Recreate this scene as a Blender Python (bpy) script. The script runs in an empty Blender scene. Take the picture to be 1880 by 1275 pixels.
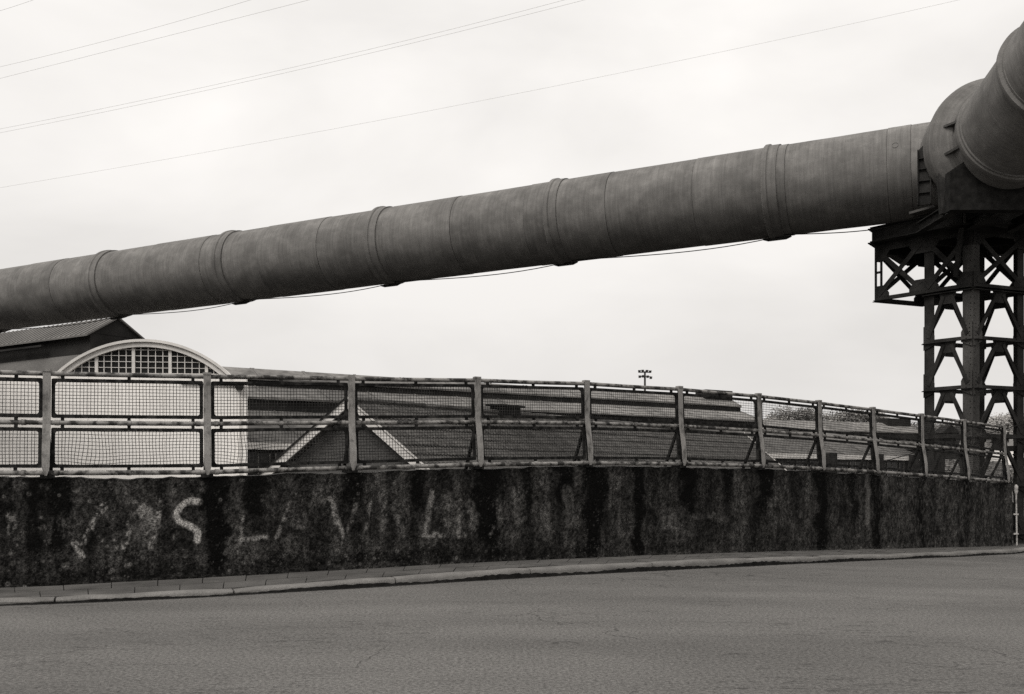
import bpy, math, random
import numpy as np
from mathutils import Vector, Matrix

# ------------------------------------------------------------------ camera, world, sun, exposure
scene = bpy.context.scene
EYE, FPX, CX, HY = 1.6, 1830.0, 940.0, 880.0      # eye height, focal length and horizon in photograph pixels
cam_data = bpy.data.cameras.new("camera")
cam_data.sensor_width = 36.0
cam_data.lens = FPX / 1880.0 * 36.0
cam_data.shift_y = (HY - 637.5) / 1880.0
cam_data.clip_end = 5000.0
cam = bpy.data.objects.new("camera", cam_data)
scene.collection.objects.link(cam)
cam.location = (0, 0, EYE)
cam.rotation_euler = (math.radians(90), 0, 0)
scene.camera = cam

SUN_EL, SUN_AZ = math.radians(52), math.radians(222)   # azimuth clockwise from +Y: veiled sun behind the camera on the left
world = bpy.data.worlds.new("World")
scene.world = world
world.use_nodes = True
wn, wl = world.node_tree.nodes, world.node_tree.links
wn.clear()
w_out = wn.new('ShaderNodeOutputWorld')
w_bg = wn.new('ShaderNodeBackground')
w_sky = wn.new('ShaderNodeTexSky')
w_sky.sky_type = 'NISHITA'
w_sky.sun_disc = False
w_sky.sun_elevation = SUN_EL
w_sky.sun_rotation = SUN_AZ
w_sky.dust_density = 4.0
w_bw = wn.new('ShaderNodeRGBToBW')
w_tc = wn.new('ShaderNodeTexCoord')
w_map = wn.new('ShaderNodeMapping')
w_map.inputs['Scale'].default_value = (1.6, 1.6, 3.6)
w_map.inputs['Location'].default_value = (0.3, 0.9, 0.55)
w_noise = wn.new('ShaderNodeTexNoise')
w_noise.inputs['Scale'].default_value = 1.7
w_noise.inputs['Detail'].default_value = 5
w_noise.inputs['Roughness'].default_value = 0.5
w_noise.inputs['Distortion'].default_value = 0.25
w_ramp = wn.new('ShaderNodeMapRange')
w_ramp.inputs['From Min'].default_value = 0.32
w_ramp.inputs['From Max'].default_value = 0.66
w_ramp.inputs['To Min'].default_value = 7.35
w_ramp.inputs['To Max'].default_value = 9.1
w_mix = wn.new('ShaderNodeMix')
w_mix.data_type = 'FLOAT'
w_mix.inputs[0].default_value = 0.93
w_tint = wn.new('ShaderNodeMix')
w_tint.data_type = 'RGBA'
w_tint.blend_type = 'MULTIPLY'
w_tint.inputs[0].default_value = 1.0
w_tint.inputs[7].default_value = (1.0, 0.972, 0.94, 1)
wl.new(w_tc.outputs['Generated'], w_map.inputs['Vector'])
wl.new(w_map.outputs['Vector'], w_noise.inputs['Vector'])
wl.new(w_noise.outputs['Fac'], w_ramp.inputs['Value'])
wl.new(w_sky.outputs['Color'], w_bw.inputs['Color'])
wl.new(w_bw.outputs['Val'], w_mix.inputs[2])
wl.new(w_ramp.outputs['Result'], w_mix.inputs[3])
# an overcast sky is brighter overhead than at the horizon
w_sep = wn.new('ShaderNodeSeparateXYZ')
wl.new(w_tc.outputs['Generated'], w_sep.inputs[0])
w_cl = wn.new('ShaderNodeMapRange')
w_cl.inputs['From Min'].default_value = 0.0
w_cl.inputs['From Max'].default_value = 1.0
w_cl.inputs['To Min'].default_value = 0.83
w_cl.inputs['To Max'].default_value = 1.6
w_pw = wn.new('ShaderNodeMath')
w_pw.operation = 'POWER'
w_pw.use_clamp = True
w_pw.inputs[1].default_value = 1.2
wl.new(w_sep.outputs['Z'], w_pw.inputs[0])
wl.new(w_pw.outputs[0], w_cl.inputs['Value'])
w_ov = wn.new('ShaderNodeMath')
w_ov.operation = 'MULTIPLY'
wl.new(w_mix.outputs[0], w_ov.inputs[0])
wl.new(w_cl.outputs['Result'], w_ov.inputs[1])
wl.new(w_ov.outputs[0], w_tint.inputs[6])
wl.new(w_tint.outputs[2], w_bg.inputs['Color'])
w_bg.inputs['Strength'].default_value = 0.0572
wl.new(w_bg.outputs['Background'], w_out.inputs['Surface'])

sun_data = bpy.data.lights.new("sun", 'SUN')
sun_data.energy = 1.5
sun_data.angle = math.radians(30)
sun_data.color = (1.0, 0.97, 0.93)
sun = bpy.data.objects.new("sun", sun_data)
scene.collection.objects.link(sun)
sd = Vector((math.sin(SUN_AZ) * math.cos(SUN_EL), math.cos(SUN_AZ) * math.cos(SUN_EL), math.sin(SUN_EL)))
sun.rotation_euler = sd.to_track_quat('Z', 'Y').to_euler()
sun.location = (-20, -20, 40)

scene.view_settings.view_transform = 'Standard'
scene.view_settings.look = 'None'
scene.view_settings.exposure = 1.0
scene.view_settings.gamma = 1.0
scene.cycles.max_bounces = 5
scene.cycles.transparent_max_bounces = 8
scene.cycles.use_denoising = False

random.seed(7)
RNG = np.random.default_rng(11)
COL = scene.collection

# ------------------------------------------------------------------ helpers
def P(px, py, Y):
    """a point seen at a photograph pixel, standing Y metres away"""
    return Vector(((px - CX) / FPX * Y, Y, EYE + (HY - py) / FPX * Y))

def grey(v, a=1.0):
    return (v * 1.035, v * 0.995, v * 0.945, a)

class MB:
    def __init__(self):
        self.v, self.f, self.uv = [], [], None
    def add(self, verts, faces):
        o = len(self.v)
        self.v += [tuple(p) for p in verts]
        self.f += [tuple(i + o for i in q) for q in faces]
        return o
    def hexa(self, b, t):
        self.add(list(b) + list(t), [(3, 2, 1, 0), (4, 5, 6, 7), (0, 1, 5, 4), (1, 2, 6, 5), (2, 3, 7, 6), (3, 0, 4, 7)])
    def box(self, c, s):
        x, y, z = c; a, b, h = s[0] / 2, s[1] / 2, s[2] / 2
        self.hexa([(x - a, y - b, z - h), (x + a, y - b, z - h), (x + a, y + b, z - h), (x - a, y + b, z - h)],
                  [(x - a, y - b, z + h), (x + a, y - b, z + h), (x + a, y + b, z + h), (x - a, y + b, z + h)])
    def bar(self, p, q, w, h, up=(0, 0, 1)):
        """a rectangular bar: w sideways, h along up"""
        p, q = Vector(p), Vector(q); d = (q - p).normalized(); up = Vector(up)
        s = d.cross(up)
        if s.length < 1e-5: s = d.cross(Vector((1, 0, 0)))
        s = s.normalized() * (w / 2); u = s.cross(d).normalized() * (h / 2)
        self.hexa([p - s - u, p + s - u, p + s + u, p - s + u], [q - s - u, q + s - u, q + s + u, q - s + u])
    def ibeam(self, p, q, w, h, tf=0.03, tw=0.03):
        p, q = Vector(p), Vector(q); up = Vector((0, 0, 1))
        d = (q - p).normalized(); up = d.cross(up).cross(d).normalized()
        self.bar(p + up * (h / 2 - tf / 2), q + up * (h / 2 - tf / 2), w, tf)
        self.bar(p - up * (h / 2 - tf / 2), q - up * (h / 2 - tf / 2), w, tf)
        self.bar(p, q, tw, h - 2 * tf)
    def tube(self, pts, r, n=8, caps=True):
        pts = [Vector(p) for p in pts]; o = len(self.v); ref = None
        for i, p in enumerate(pts):
            d = (pts[min(i + 1, len(pts) - 1)] - pts[max(i - 1, 0)]).normalized()
            if ref is None:
                ref = d.cross(Vector((0, 0, 1)))
                if ref.length < 1e-4: ref = d.cross(Vector((1, 0, 0)))
            a = (ref - d * ref.dot(d)).normalized(); ref = a; b = d.cross(a)
            rr = r[i] if isinstance(r, (list, tuple)) else r
            for k in range(n):
                t = 2 * math.pi * k / n
                self.v.append(tuple(p + a * (math.cos(t) * rr) + b * (math.sin(t) * rr)))
        for i in range(len(pts) - 1):
            for k in range(n):
                k2 = (k + 1) % n
                self.f.append((o + i * n + k, o + i * n + k2, o + (i + 1) * n + k2, o + (i + 1) * n + k))
        if caps:
            self.f.append(tuple(o + k for k in reversed(range(n))))
            e = o + (len(pts) - 1) * n
            self.f.append(tuple(e + k for k in range(n)))
    def build(self, name, m, parent=None, smooth=False, matrix=None):
        me = bpy.data.meshes.new(name)
        me.from_pydata(self.v, [], self.f)
        me.update()
        if smooth:
            me.polygons.foreach_set('use_smooth', [True] * len(me.polygons))
            try: me.set_sharp_from_angle(angle=math.radians(38))
            except Exception: pass
        me.materials.append(m)
        return link(name, me, parent, matrix)

def link(name, me, parent=None, matrix=None):
    o = bpy.data.objects.new(name, me)
    COL.objects.link(o)
    if parent is not None: o.parent = parent
    if matrix is not None: o.matrix_basis = matrix
    return o

def empty(name, loc=(0, 0, 0)):
    o = bpy.data.objects.new(name, None)
    COL.objects.link(o); o.location = loc; o.empty_display_size = 0.3
    return o

def tag(o, label=None, cat=None, group=None, kind=None):
    if label: o['label'] = label
    if cat: o['category'] = cat
    if group: o['group'] = group
    if kind: o['kind'] = kind
    return o

def thing(name, label, cat, group=None):
    return tag(empty(name), label, cat, group)

# ------------------------------------------------------------------ materials (a black and white photograph: neutral, slightly warm greys)
def material(name, v, var=0.35, scale=3.0, fine=60.0, fine_var=0.2, rough=0.85, bump=0.0, bump_scale=40.0,
             stretch=(1, 1, 1), coords='Object', spec=0.08, detail=6):
    m = bpy.data.materials.new(name); m.use_nodes = True
    n, l = m.node_tree.nodes, m.node_tree.links
    b = n['Principled BSDF']
    b.inputs['Roughness'].default_value = rough
    b.inputs['Specular IOR Level'].default_value = spec
    tc = n.new('ShaderNodeTexCoord'); mp = n.new('ShaderNodeMapping')
    mp.inputs['Scale'].default_value = stretch
    l.new(tc.outputs[coords], mp.inputs['Vector'])
    a = n.new('ShaderNodeTexNoise'); a.inputs['Scale'].default_value = scale; a.inputs['Detail'].default_value = detail
    f = n.new('ShaderNodeTexNoise'); f.inputs['Scale'].default_value = fine; f.inputs['Detail'].default_value = 3
    l.new(mp.outputs['Vector'], a.inputs['Vector']); l.new(mp.outputs['Vector'], f.inputs['Vector'])
    ra = n.new('ShaderNodeMapRange'); ra.inputs[1].default_value = 0.3; ra.inputs[2].default_value = 0.7
    ra.inputs[3].default_value = 1 - var; ra.inputs[4].default_value = 1 + var
    rf = n.new('ShaderNodeMapRange'); rf.inputs[1].default_value = 0.3; rf.inputs[2].default_value = 0.7
    rf.inputs[3].default_value = 1 - fine_var; rf.inputs[4].default_value = 1 + fine_var
    l.new(a.outputs['Fac'], ra.inputs[0]); l.new(f.outputs['Fac'], rf.inputs[0])
    mu = n.new('ShaderNodeMath'); mu.operation = 'MULTIPLY'
    l.new(ra.outputs[0], mu.inputs[0]); l.new(rf.outputs[0], mu.inputs[1])
    vm = n.new('ShaderNodeVectorMath'); vm.operation = 'SCALE'
    vm.inputs[0].default_value = grey(v)[:3]
    l.new(mu.outputs[0], vm.inputs['Scale'])
    l.new(vm.outputs[0], b.inputs['Base Color'])
    if bump:
        bp = n.new('ShaderNodeBump'); bp.inputs['Strength'].default_value = bump; bp.inputs['Distance'].default_value = 0.02
        bn = n.new('ShaderNodeTexNoise'); bn.inputs['Scale'].default_value = bump_scale; bn.inputs['Detail'].default_value = 4
        l.new(mp.outputs['Vector'], bn.inputs['Vector']); l.new(bn.outputs['Fac'], bp.inputs['Height'])
        l.new(bp.outputs[0], b.inputs['Normal'])
    m['scale_node'] = vm.name
    return m

def worn(name, v0, v1, scale=8.0, lo=0.42, hi=0.58, stretch=(1, 1, 1), rough=0.75, bump=0.2):
    """two greys in patches: paint flaked off dark metal"""
    m = bpy.data.materials.new(name); m.use_nodes = True
    n, l = m.node_tree.nodes, m.node_tree.links
    b = n['Principled BSDF']; b.inputs['Roughness'].default_value = rough; b.inputs['Specular IOR Level'].default_value = 0.10
    tc = n.new('ShaderNodeTexCoord'); mp = n.new('ShaderNodeMapping'); mp.inputs['Scale'].default_value = stretch
    l.new(tc.outputs['Object'], mp.inputs['Vector'])
    a = n.new('ShaderNodeTexNoise'); a.inputs['Scale'].default_value = scale; a.inputs['Detail'].default_value = 7; a.inputs['Roughness'].default_value = 0.62
    l.new(mp.outputs['Vector'], a.inputs['Vector'])
    r = n.new('ShaderNodeValToRGB')
    r.color_ramp.elements[0].position = lo; r.color_ramp.elements[0].color = grey(v0)
    r.color_ramp.elements[1].position = hi; r.color_ramp.elements[1].color = grey(v1)
    l.new(a.outputs['Fac'], r.inputs[0])
    f = n.new('ShaderNodeTexNoise'); f.inputs['Scale'].default_value = 90; f.inputs['Detail'].default_value = 3
    l.new(tc.outputs['Object'], f.inputs['Vector'])
    rf = n.new('ShaderNodeMapRange'); rf.inputs[1].default_value = 0.3; rf.inputs[2].default_value = 0.7
    rf.inputs[3].default_value = 0.72; rf.inputs[4].default_value = 1.2
    l.new(f.outputs['Fac'], rf.inputs[0])
    vm = n.new('ShaderNodeVectorMath'); vm.operation = 'SCALE'
    l.new(r.outputs[0], vm.inputs[0]); l.new(rf.outputs[0], vm.inputs['Scale'])
    l.new(vm.outputs[0], b.inputs['Base Color'])
    bp = n.new('ShaderNodeBump'); bp.inputs['Strength'].default_value = bump; bp.inputs['Distance'].default_value = 0.01
    l.new(a.outputs['Fac'], bp.inputs['Height']); l.new(bp.outputs[0], b.inputs['Normal'])
    return m

M = {}
M['post'] = worn('flaking_grey_paint', 0.085, 0.20, 9, 0.36, 0.52, (1, 1, 0.5))
M['rail'] = worn('patchy_rail_paint', 0.03, 0.20, 5.5, 0.43, 0.56)
M['frame'] = worn('dark_rusted_steel', 0.006, 0.035, 9, 0.45, 0.72, rough=0.9)
M['wire'] = worn('dull_wire', 0.012, 0.045, 6, 0.45, 0.7)
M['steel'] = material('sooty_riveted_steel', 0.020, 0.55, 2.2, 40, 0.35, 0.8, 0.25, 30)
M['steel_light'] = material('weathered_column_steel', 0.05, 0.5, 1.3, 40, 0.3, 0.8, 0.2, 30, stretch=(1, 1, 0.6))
M['kerb'] = material('worn_kerb_stone', 0.115, 0.25, 2.5, 70, 0.25, 0.9, 0.35, 60)
M['slab'] = material('dirty_paving_slab', 0.062, 0.3, 2.0, 70, 0.25, 0.92, 0.35, 60)
M['shade_grime'] = material('painted_shade_grime', 0.012, 0.5, 6, 60, 0.4)  # near-black: painted shade with dirt at the kerb, painted shade on the cradle
M['bedding'] = material('dark_paving_joint', 0.05, 0.3, 4, 60, 0.3)
M['concrete'] = material('old_concrete', 0.06, 0.4, 2, 50, 0.3)
M['white'] = material('whitewashed_render', 0.77, 0.06, 0.6, 14, 0.05, 0.9, stretch=(1, 1, 0.35))
M['ring'] = material('pale_arch_moulding', 0.58, 0.12, 1.5, 30, 0.1)
M['glass'] = material('dark_window_glass', 0.012, 0.4, 0.9, 10, 0.2, 0.25, spec=0.35)
M['dullframe'] = material('dull_window_frame', 0.13, 0.4, 2)
M['bar'] = material('white_glazing_bar', 0.55, 0.1, 3)
M['vault'] = material('tarred_vault_roofing', 0.085, 0.18, 0.7, 20, 0.25, 0.95)
M['lantern'] = material('grey_sheet_roofing', 0.11, 0.15, 0.6, 20, 0.12)
M['darkwall'] = material('dark_boarded_wall', 0.02, 0.3, 0.8, 14, 0.2)
M['shed'] = material('weathered_shed_roofing', 0.13, 0.45, 0.22, 2.2, 0.3, 0.9, stretch=(1, 1, 1))
M['shed_lower'] = material('stained_aisle_roofing', 0.08, 0.4, 0.25, 2.5, 0.3, 0.9)
M['clerestory'] = material('sooty_clerestory', 0.018, 0.4, 0.4, 5, 0.2)
M['sheet'] = material('fibre_cement_sheet', 0.08, 0.4, 0.9, 9, 0.35, 0.92)
M['barge'] = material('white_painted_bargeboard', 0.5, 0.15, 2)
M['mast'] = material('dark_mast_steel', 0.05, 0.2)
M['wirecable'] = material('weathered_cable', 0.34, 0.1)
M['blackcable'] = material('black_cable', 0.015, 0.1)
M['leaf'] = material('winter_foliage', 0.15, 0.4, 0.6, 3, 0.4)
M['leaf2'] = material('pale_winter_foliage', 0.26, 0.4, 0.6, 3, 0.4)
M['bark'] = material('dark_bark', 0.04, 0.3)
M['hill'] = material('wooded_hillside', 0.11, 0.5, 0.05, 0.7, 0.5)
M['ground'] = material('cinder_ground', 0.05, 0.4, 0.08, 2.0, 0.3)
M['blossom'] = material('white_blossom', 0.6, 0.2)
M['pole'] = worn('white_pole_paint', 0.10, 0.38, 7, 0.35, 0.5)

def pipe_material():
    """sheet steel with mottled dust and fine streaks running down round the pipe (uv: metres along, metres round)"""
    m = bpy.data.materials.new('dusty_pipe_steel'); m.use_nodes = True
    n, l = m.node_tree.nodes, m.node_tree.links
    b = n['Principled BSDF']; b.inputs['Roughness'].default_value = 0.75; b.inputs['Specular IOR Level'].default_value = 0.08
    uv = n.new('ShaderNodeUVMap'); uv.uv_map = 'UVMap'
    def noise(sx, sy, scale, det, rough=0.55):
        mp = n.new('ShaderNodeMapping'); mp.inputs['Scale'].default_value = (sx, sy, 1)
        l.new(uv.outputs[0], mp.inputs['Vector'])
        t = n.new('ShaderNodeTexNoise'); t.inputs['Scale'].default_value = scale; t.inputs['Detail'].default_value = det
        t.inputs['Roughness'].default_value = rough
        l.new(mp.outputs[0], t.inputs['Vector']); return t.outputs['Fac']
    def rng(s, a, b_, c, d):
        r = n.new('ShaderNodeMapRange'); r.inputs[1].default_value = a; r.inputs[2].default_value = b_
        r.inputs[3].default_value = c; r.inputs[4].default_value = d; l.new(s, r.inputs[0]); return r.outputs[0]
    def mul(x, y):
        k = n.new('ShaderNodeMath'); k.operation = 'MULTIPLY'; l.new(x, k.inputs[0]); l.new(y, k.inputs[1]); return k.outputs[0]
    big = rng(noise(0.5, 0.8, 1.0, 6, 0.6), 0.32, 0.68, 0.72, 1.22)
    blot = rng(noise(1.5, 1.5, 1.4, 5, 0.65), 0.46, 0.62, 0.86, 1.08)
    streak = rng(noise(13, 0.55, 1.0, 4, 0.6), 0.30, 0.70, 0.84, 1.12)
    streak2 = rng(noise(34, 1.3, 1.0, 3), 0.3, 0.7, 0.90, 1.09)
    fine = rng(noise(40, 40, 1.0, 3), 0.3, 0.7, 0.86, 1.14)
    s = mul(mul(mul(big, blot), mul(streak, streak2)), fine)
    vm = n.new('ShaderNodeVectorMath'); vm.operation = 'SCALE'; vm.inputs[0].default_value = grey(0.125)[:3]
    l.new(s, vm.inputs['Scale']); l.new(vm.outputs[0], b.inputs['Base Color'])
    bp = n.new('ShaderNodeBump'); bp.inputs['Strength'].default_value = 0.10; bp.inputs['Distance'].default_value = 0.03
    l.new(noise(13, 0.55, 1.0, 4, 0.6), bp.inputs['Height']); l.new(bp.outputs[0], b.inputs['Normal'])
    return m
M['pipe'] = pipe_material()

def road_material():
    m = bpy.data.materials.new('worn_asphalt'); m.use_nodes = True
    n, l = m.node_tree.nodes, m.node_tree.links
    b = n['Principled BSDF']; b.inputs['Roughness'].default_value = 0.9; b.inputs['Specular IOR Level'].default_value = 0.12
    tc = n.new('ShaderNodeTexCoord')
    def noise(sx, sy, det, rough=0.55, rot=0.0, loc=0.0):
        mp = n.new('ShaderNodeMapping'); mp.inputs['Scale'].default_value = (sx, sy, 1); mp.inputs['Rotation'].default_value = (0, 0, rot)
        mp.inputs['Location'].default_value = (loc, loc, 0)
        l.new(tc.outputs['Object'], mp.inputs['Vector'])
        t = n.new('ShaderNodeTexNoise'); t.inputs['Scale'].default_value = 1; t.inputs['Detail'].default_value = det
        t.inputs['Roughness'].default_value = rough
        l.new(mp.outputs[0], t.inputs['Vector']); return t.outputs['Fac']
    def rng(s, a, b_, c, d):
        r = n.new('ShaderNodeMapRange'); r.inputs[1].default_value = a; r.inputs[2].default_value = b_
        r.inputs[3].default_value = c; r.inputs[4].default_value = d; l.new(s, r.inputs[0]); return r.outputs[0]
    def mul(x, y):
        k = n.new('ShaderNodeMath'); k.operation = 'MULTIPLY'; l.new(x, k.inputs[0]); l.new(y, k.inputs[1]); return k.outputs[0]
    broad = rng(noise(0.25, 0.5, 5, 0.55, -0.45), 0.34, 0.66, 0.86, 1.12)
    track = rng(noise(0.18, 0.9, 3, 0.5, -0.45, 3.1), 0.34, 0.62, 0.90, 1.05)
    scuff0 = rng(noise(2.6, 8, 8, 0.8, -0.42, 7.7), 0.38, 0.48, 0.0, 1.0)
    smask = rng(noise(0.35, 0.55, 4, 0.6, -0.42, 2.2), 0.48, 0.60, 0.0, 1.0)
    inv = n.new('ShaderNodeMath'); inv.operation = 'SUBTRACT'; inv.inputs[0].default_value = 1.0; l.new(scuff0, inv.inputs[1])
    sm = mul(inv.outputs[0], smask)
    scuff = rng(sm, 0.0, 1.0, 1.0, 0.5)
    chip = rng(noise(30, 30, 3, 0.7), 0.36, 0.64, 0.60, 1.40)
    chip2 = rng(noise(110, 110, 2, 0.6), 0.36, 0.64, 0.70, 1.30)
    pit = rng(noise(26, 26, 2, 0.5, 0, 5.0), 0.27, 0.33, 0.45, 1.0)
    wv = n.new('ShaderNodeTexNoise'); wv.inputs['Scale'].default_value = 1.3; wv.inputs['Detail'].default_value = 5
    l.new(tc.outputs['Object'], wv.inputs['Vector'])
    wa = n.new('ShaderNodeVectorMath'); wa.operation = 'ADD'; l.new(tc.outputs['Object'], wa.inputs[0]); l.new(wv.outputs['Color'], wa.inputs[1])
    vo = n.new('ShaderNodeTexVoronoi'); vo.feature = 'DISTANCE_TO_EDGE'; vo.inputs['Scale'].default_value = 0.42; l.new(wa.outputs[0], vo.inputs['Vector'])
    cr0 = rng(vo.outputs['Distance'], 0.001, 0.006, 1.0, 0.0)
    cmask = rng(noise(0.5, 0.5, 3, 0.5, 0, 9.3), 0.50, 0.58, 0.0, 1.0)
    crack = rng(mul(cr0, cmask), 0.0, 1.0, 1.0, 0.5)
    s = mul(mul(mul(broad, track), mul(scuff, chip)), mul(mul(chip2, pit), crack))
    vm = n.new('ShaderNodeVectorMath'); vm.operation = 'SCALE'; vm.inputs[0].default_value = grey(0.086)[:3]
    l.new(s, vm.inputs['Scale']); l.new(vm.outputs[0], b.inputs['Base Color'])
    bp = n.new('ShaderNodeBump'); bp.inputs['Strength'].default_value = 0.5; bp.inputs['Distance'].default_value = 0.01
    l.new(noise(90, 90, 3), bp.inputs['Height']); l.new(bp.outputs[0], b.inputs['Normal'])
    return m
M['road'] = road_material()

def wall_material():
    m = bpy.data.materials.new('stained_concrete_wall'); m.use_nodes = True
    n, l = m.node_tree.nodes, m.node_tree.links
    b = n['Principled BSDF']; b.inputs['Roughness'].default_value = 0.95; b.inputs['Specular IOR Level'].default_value = 0.04
    at = n.new('ShaderNodeAttribute'); at.attribute_name = 'stain'
    tc = n.new('ShaderNodeTexCoord')
    f = n.new('ShaderNodeTexNoise'); f.inputs['Scale'].default_value = 55; f.inputs['Detail'].default_value = 4
    l.new(tc.outputs['Object'], f.inputs['Vector'])
    rf = n.new('ShaderNodeMapRange'); rf.inputs[1].default_value = 0.36; rf.inputs[2].default_value = 0.64
    rf.inputs[3].default_value = 0.35; rf.inputs[4].default_value = 1.65
    l.new(f.outputs['Fac'], rf.inputs[0])
    vm = n.new('ShaderNodeVectorMath'); vm.operation = 'SCALE'
    l.new(at.outputs['Color'], vm.inputs[0]); l.new(rf.outputs[0], vm.inputs['Scale'])
    l.new(vm.outputs[0], b.inputs['Base Color'])
    bp = n.new('ShaderNodeBump'); bp.inputs['Strength'].default_value = 0.5; bp.inputs['Distance'].default_value = 0.012
    l.new(f.outputs['Fac'], bp.inputs['Height']); l.new(bp.outputs[0], b.inputs['Normal'])
    return m
M['wall'] = wall_material()

def brick_material():
    m = bpy.data.materials.new('sooty_brickwork'); m.use_nodes = True
    n, l = m.node_tree.nodes, m.node_tree.links
    b = n['Principled BSDF']; b.inputs['Roughness'].default_value = 0.9
    tc = n.new('ShaderNodeTexCoord'); mp = n.new('ShaderNodeMapping'); mp.inputs['Rotation'].default_value = (math.radians(90), 0, 0)
    l.new(tc.outputs['Object'], mp.inputs['Vector'])
    t = n.new('ShaderNodeTexBrick'); t.inputs['Scale'].default_value = 1.0
    t.inputs['Brick Width'].default_value = 0.23; t.inputs['Row Height'].default_value = 0.075; t.inputs['Mortar Size'].default_value = 0.008
    t.inputs['Color1'].default_value = grey(0.03); t.inputs['Color2'].default_value = grey(0.055); t.inputs['Mortar'].default_value = grey(0.085)
    l.new(mp.outputs[0], t.inputs['Vector']); l.new(t.outputs['Color'], b.inputs['Base Color'])
    return m
M['brick'] = brick_material()

# ------------------------------------------------------------------ lines of the road: parapet wall and kerb
WC = [-0.00477004, -0.00967755, 0.07312162]
KC = [-0.00128894, -0.00202898, -0.01324487, 0.08141232]
PPX = [85, 381, 647, 880, 1081, 1253, 1398, 1509, 1608, 1697, 1775, 1848]       # fence posts
WTOP = [878, 875, 868, 862, 857, 857, 862, 866, 873, 878, 884, 889]              # wall top at the posts
WBOT = [1076, 1060, 1045, 1033, 1024, 1018, 1013, 1010, 1008, 1006, 1004, 1003]  # wall foot at the posts
FTOP = [680, 686, 690, 694, 701, 709, 723, 738, 750, 760, 770, 782]              # top rail at the posts

def wallY(p): return 1.0 / np.polyval(WC, np.asarray(p) / 1000.0)
def kerbY(p): return 1.0 / np.polyval(KC, np.asarray(p) / 1000.0)
pz = np.array(PPX, float)
def smooth_fit(p, v, deg):
    return np.polyfit(p / 1000.0, v, deg)
zt_c = smooth_fit(pz, EYE + (HY - np.array(WTOP)) / FPX * wallY(pz), 4)
zb_c = smooth_fit(pz, EYE + (HY - np.array(WBOT)) / FPX * wallY(pz), 3)
zf_c = smooth_fit(pz, EYE + (HY - np.array(FTOP)) / FPX * wallY(pz), 5)

class Line:
    """a polyline over arc length carrying several z profiles"""
    def __init__(self, xy, prof):
        self.xy = np.array(xy); d = np.hypot(*np.diff(self.xy, axis=0).T)
        self.s = np.concatenate([[0], np.cumsum(d)]); self.prof = {k: np.array(v) for k, v in prof.items()}
        self.L = self.s[-1]
    def at(self, s):
        return np.array([np.interp(s, self.s, self.xy[:, 0]), np.interp(s, self.s, self.xy[:, 1])])
    def z(self, k, s): return np.interp(s, self.s, self.prof[k])
    def tan(self, s):
        a, b = self.at(s - 0.15), self.at(s + 0.15); d = b - a; return d / np.linalg.norm(d)
    def nrm(self, s):
        t = self.tan(s); return np.array([t[1], -t[0]])      # towards the road

pp = np.linspace(0, 1860, 240)
wx = (pp - CX) / FPX * wallY(pp); wy = wallY(pp)
EXT = 13.0
def extend(xy, n, left, right):
    xy = [tuple(q) for q in xy]
    a = np.array(xy[0]); d = a - np.array(xy[4]); d /= np.linalg.norm(d)
    L = [tuple(a + d * left * (n - i) / n) for i in range(n)] if left else []
    b = np.array(xy[-1]); e = b - np.array(xy[-5]); e /= np.linalg.norm(e)
    R = [tuple(b + e * right * (i + 1) / n) for i in range(n)] if right else []
    return L + xy + R
NE = 30
def padp(v, left=True, right=True):
    v = list(v)
    return ([v[0]] * NE if left else []) + v + ([v[-1]] * NE if right else [])
p_clip = np.clip(pp, 40, 1850)
WALL = Line(extend(list(zip(wx, wy)), NE, EXT, 0),
            {'top': padp(np.polyval(zt_c, p_clip / 1000), True, False), 'base': padp(np.polyval(zb_c, p_clip / 1000), True, False),
             'rail': padp(np.polyval(zf_c, p_clip / 1000), True, False),
             'px': list(np.linspace(-700, 0, NE, endpoint=False)) + list(pp)})
kpx = [0, 430, 727, 975, 1200, 1385, 1508, 1645, 1870]
kyb = [1113, 1092, 1075, 1062, 1050, 1040, 1033, 1025, 1018]
khh = [0.07, 0.08, 0.125, 0.145, 0.14, 0.135, 0.122, 0.10, 0.095]
kz_c = smooth_fit(np.array(kpx, float), EYE + (HY - np.array(kyb)) / FPX * kerbY(kpx), 3)
pk = np.linspace(0, 1890, 240)
kx = (pk - CX) / FPX * kerbY(pk); ky = kerbY(pk)
KERB = Line(extend(list(zip(kx, ky)), NE, EXT, 45),
            {'road': padp(np.polyval(kz_c, np.clip(pk, 30, 1860) / 1000)), 'h': padp(np.interp(pk, kpx, khh)),
             'px': list(np.linspace(-700, 0, NE, endpoint=False)) + list(pk) + list(np.linspace(1895, 3000, NE))})
def s_of_px(line, p): return float(np.interp(p, line.prof['px'], line.s))

# ------------------------------------------------------------------ ground, road, kerb, pavement
g = MB(); g.add([(-3000, -3000, -6), (3000, -3000, -6), (3000, 3000, -6), (-3000, 3000, -6)], [(0, 1, 2, 3)])
tag(g.build('ground', M['ground']), kind='structure', label='low cinder ground beyond the bridge wall', cat='ground')

sk = np.linspace(0, KERB.L, 260)
def road_z(x, t, zk):       # t: 1 at the kerb, 0 at the camera's side
    w = t * t * (3 - 2 * t); return zk * w
verts, faces = [], []
rows = 40
for s in sk:
    x, y = KERB.at(s); zk = float(KERB.z('road', s))
    for j in range(rows + 1):
        u = j / rows
        yy = y - (y + 45) * (u ** 1.7)
        t = max(0.0, min(1.0, (yy - 2.0) / max(0.1, y - 2.0)))
        verts.append((x, yy, road_z(x, t, zk)))
for i in range(len(sk) - 1):
    for j in range(rows):
        a = i * (rows + 1) + j
        faces.append((a, a + 1, a + rows + 2, a + rows + 1))
rd = MB(); rd.add(verts, faces)
tag(rd.build('road', M['road'], smooth=True), kind='structure', label='worn grey asphalt road in front of the kerb', cat='road')

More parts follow.
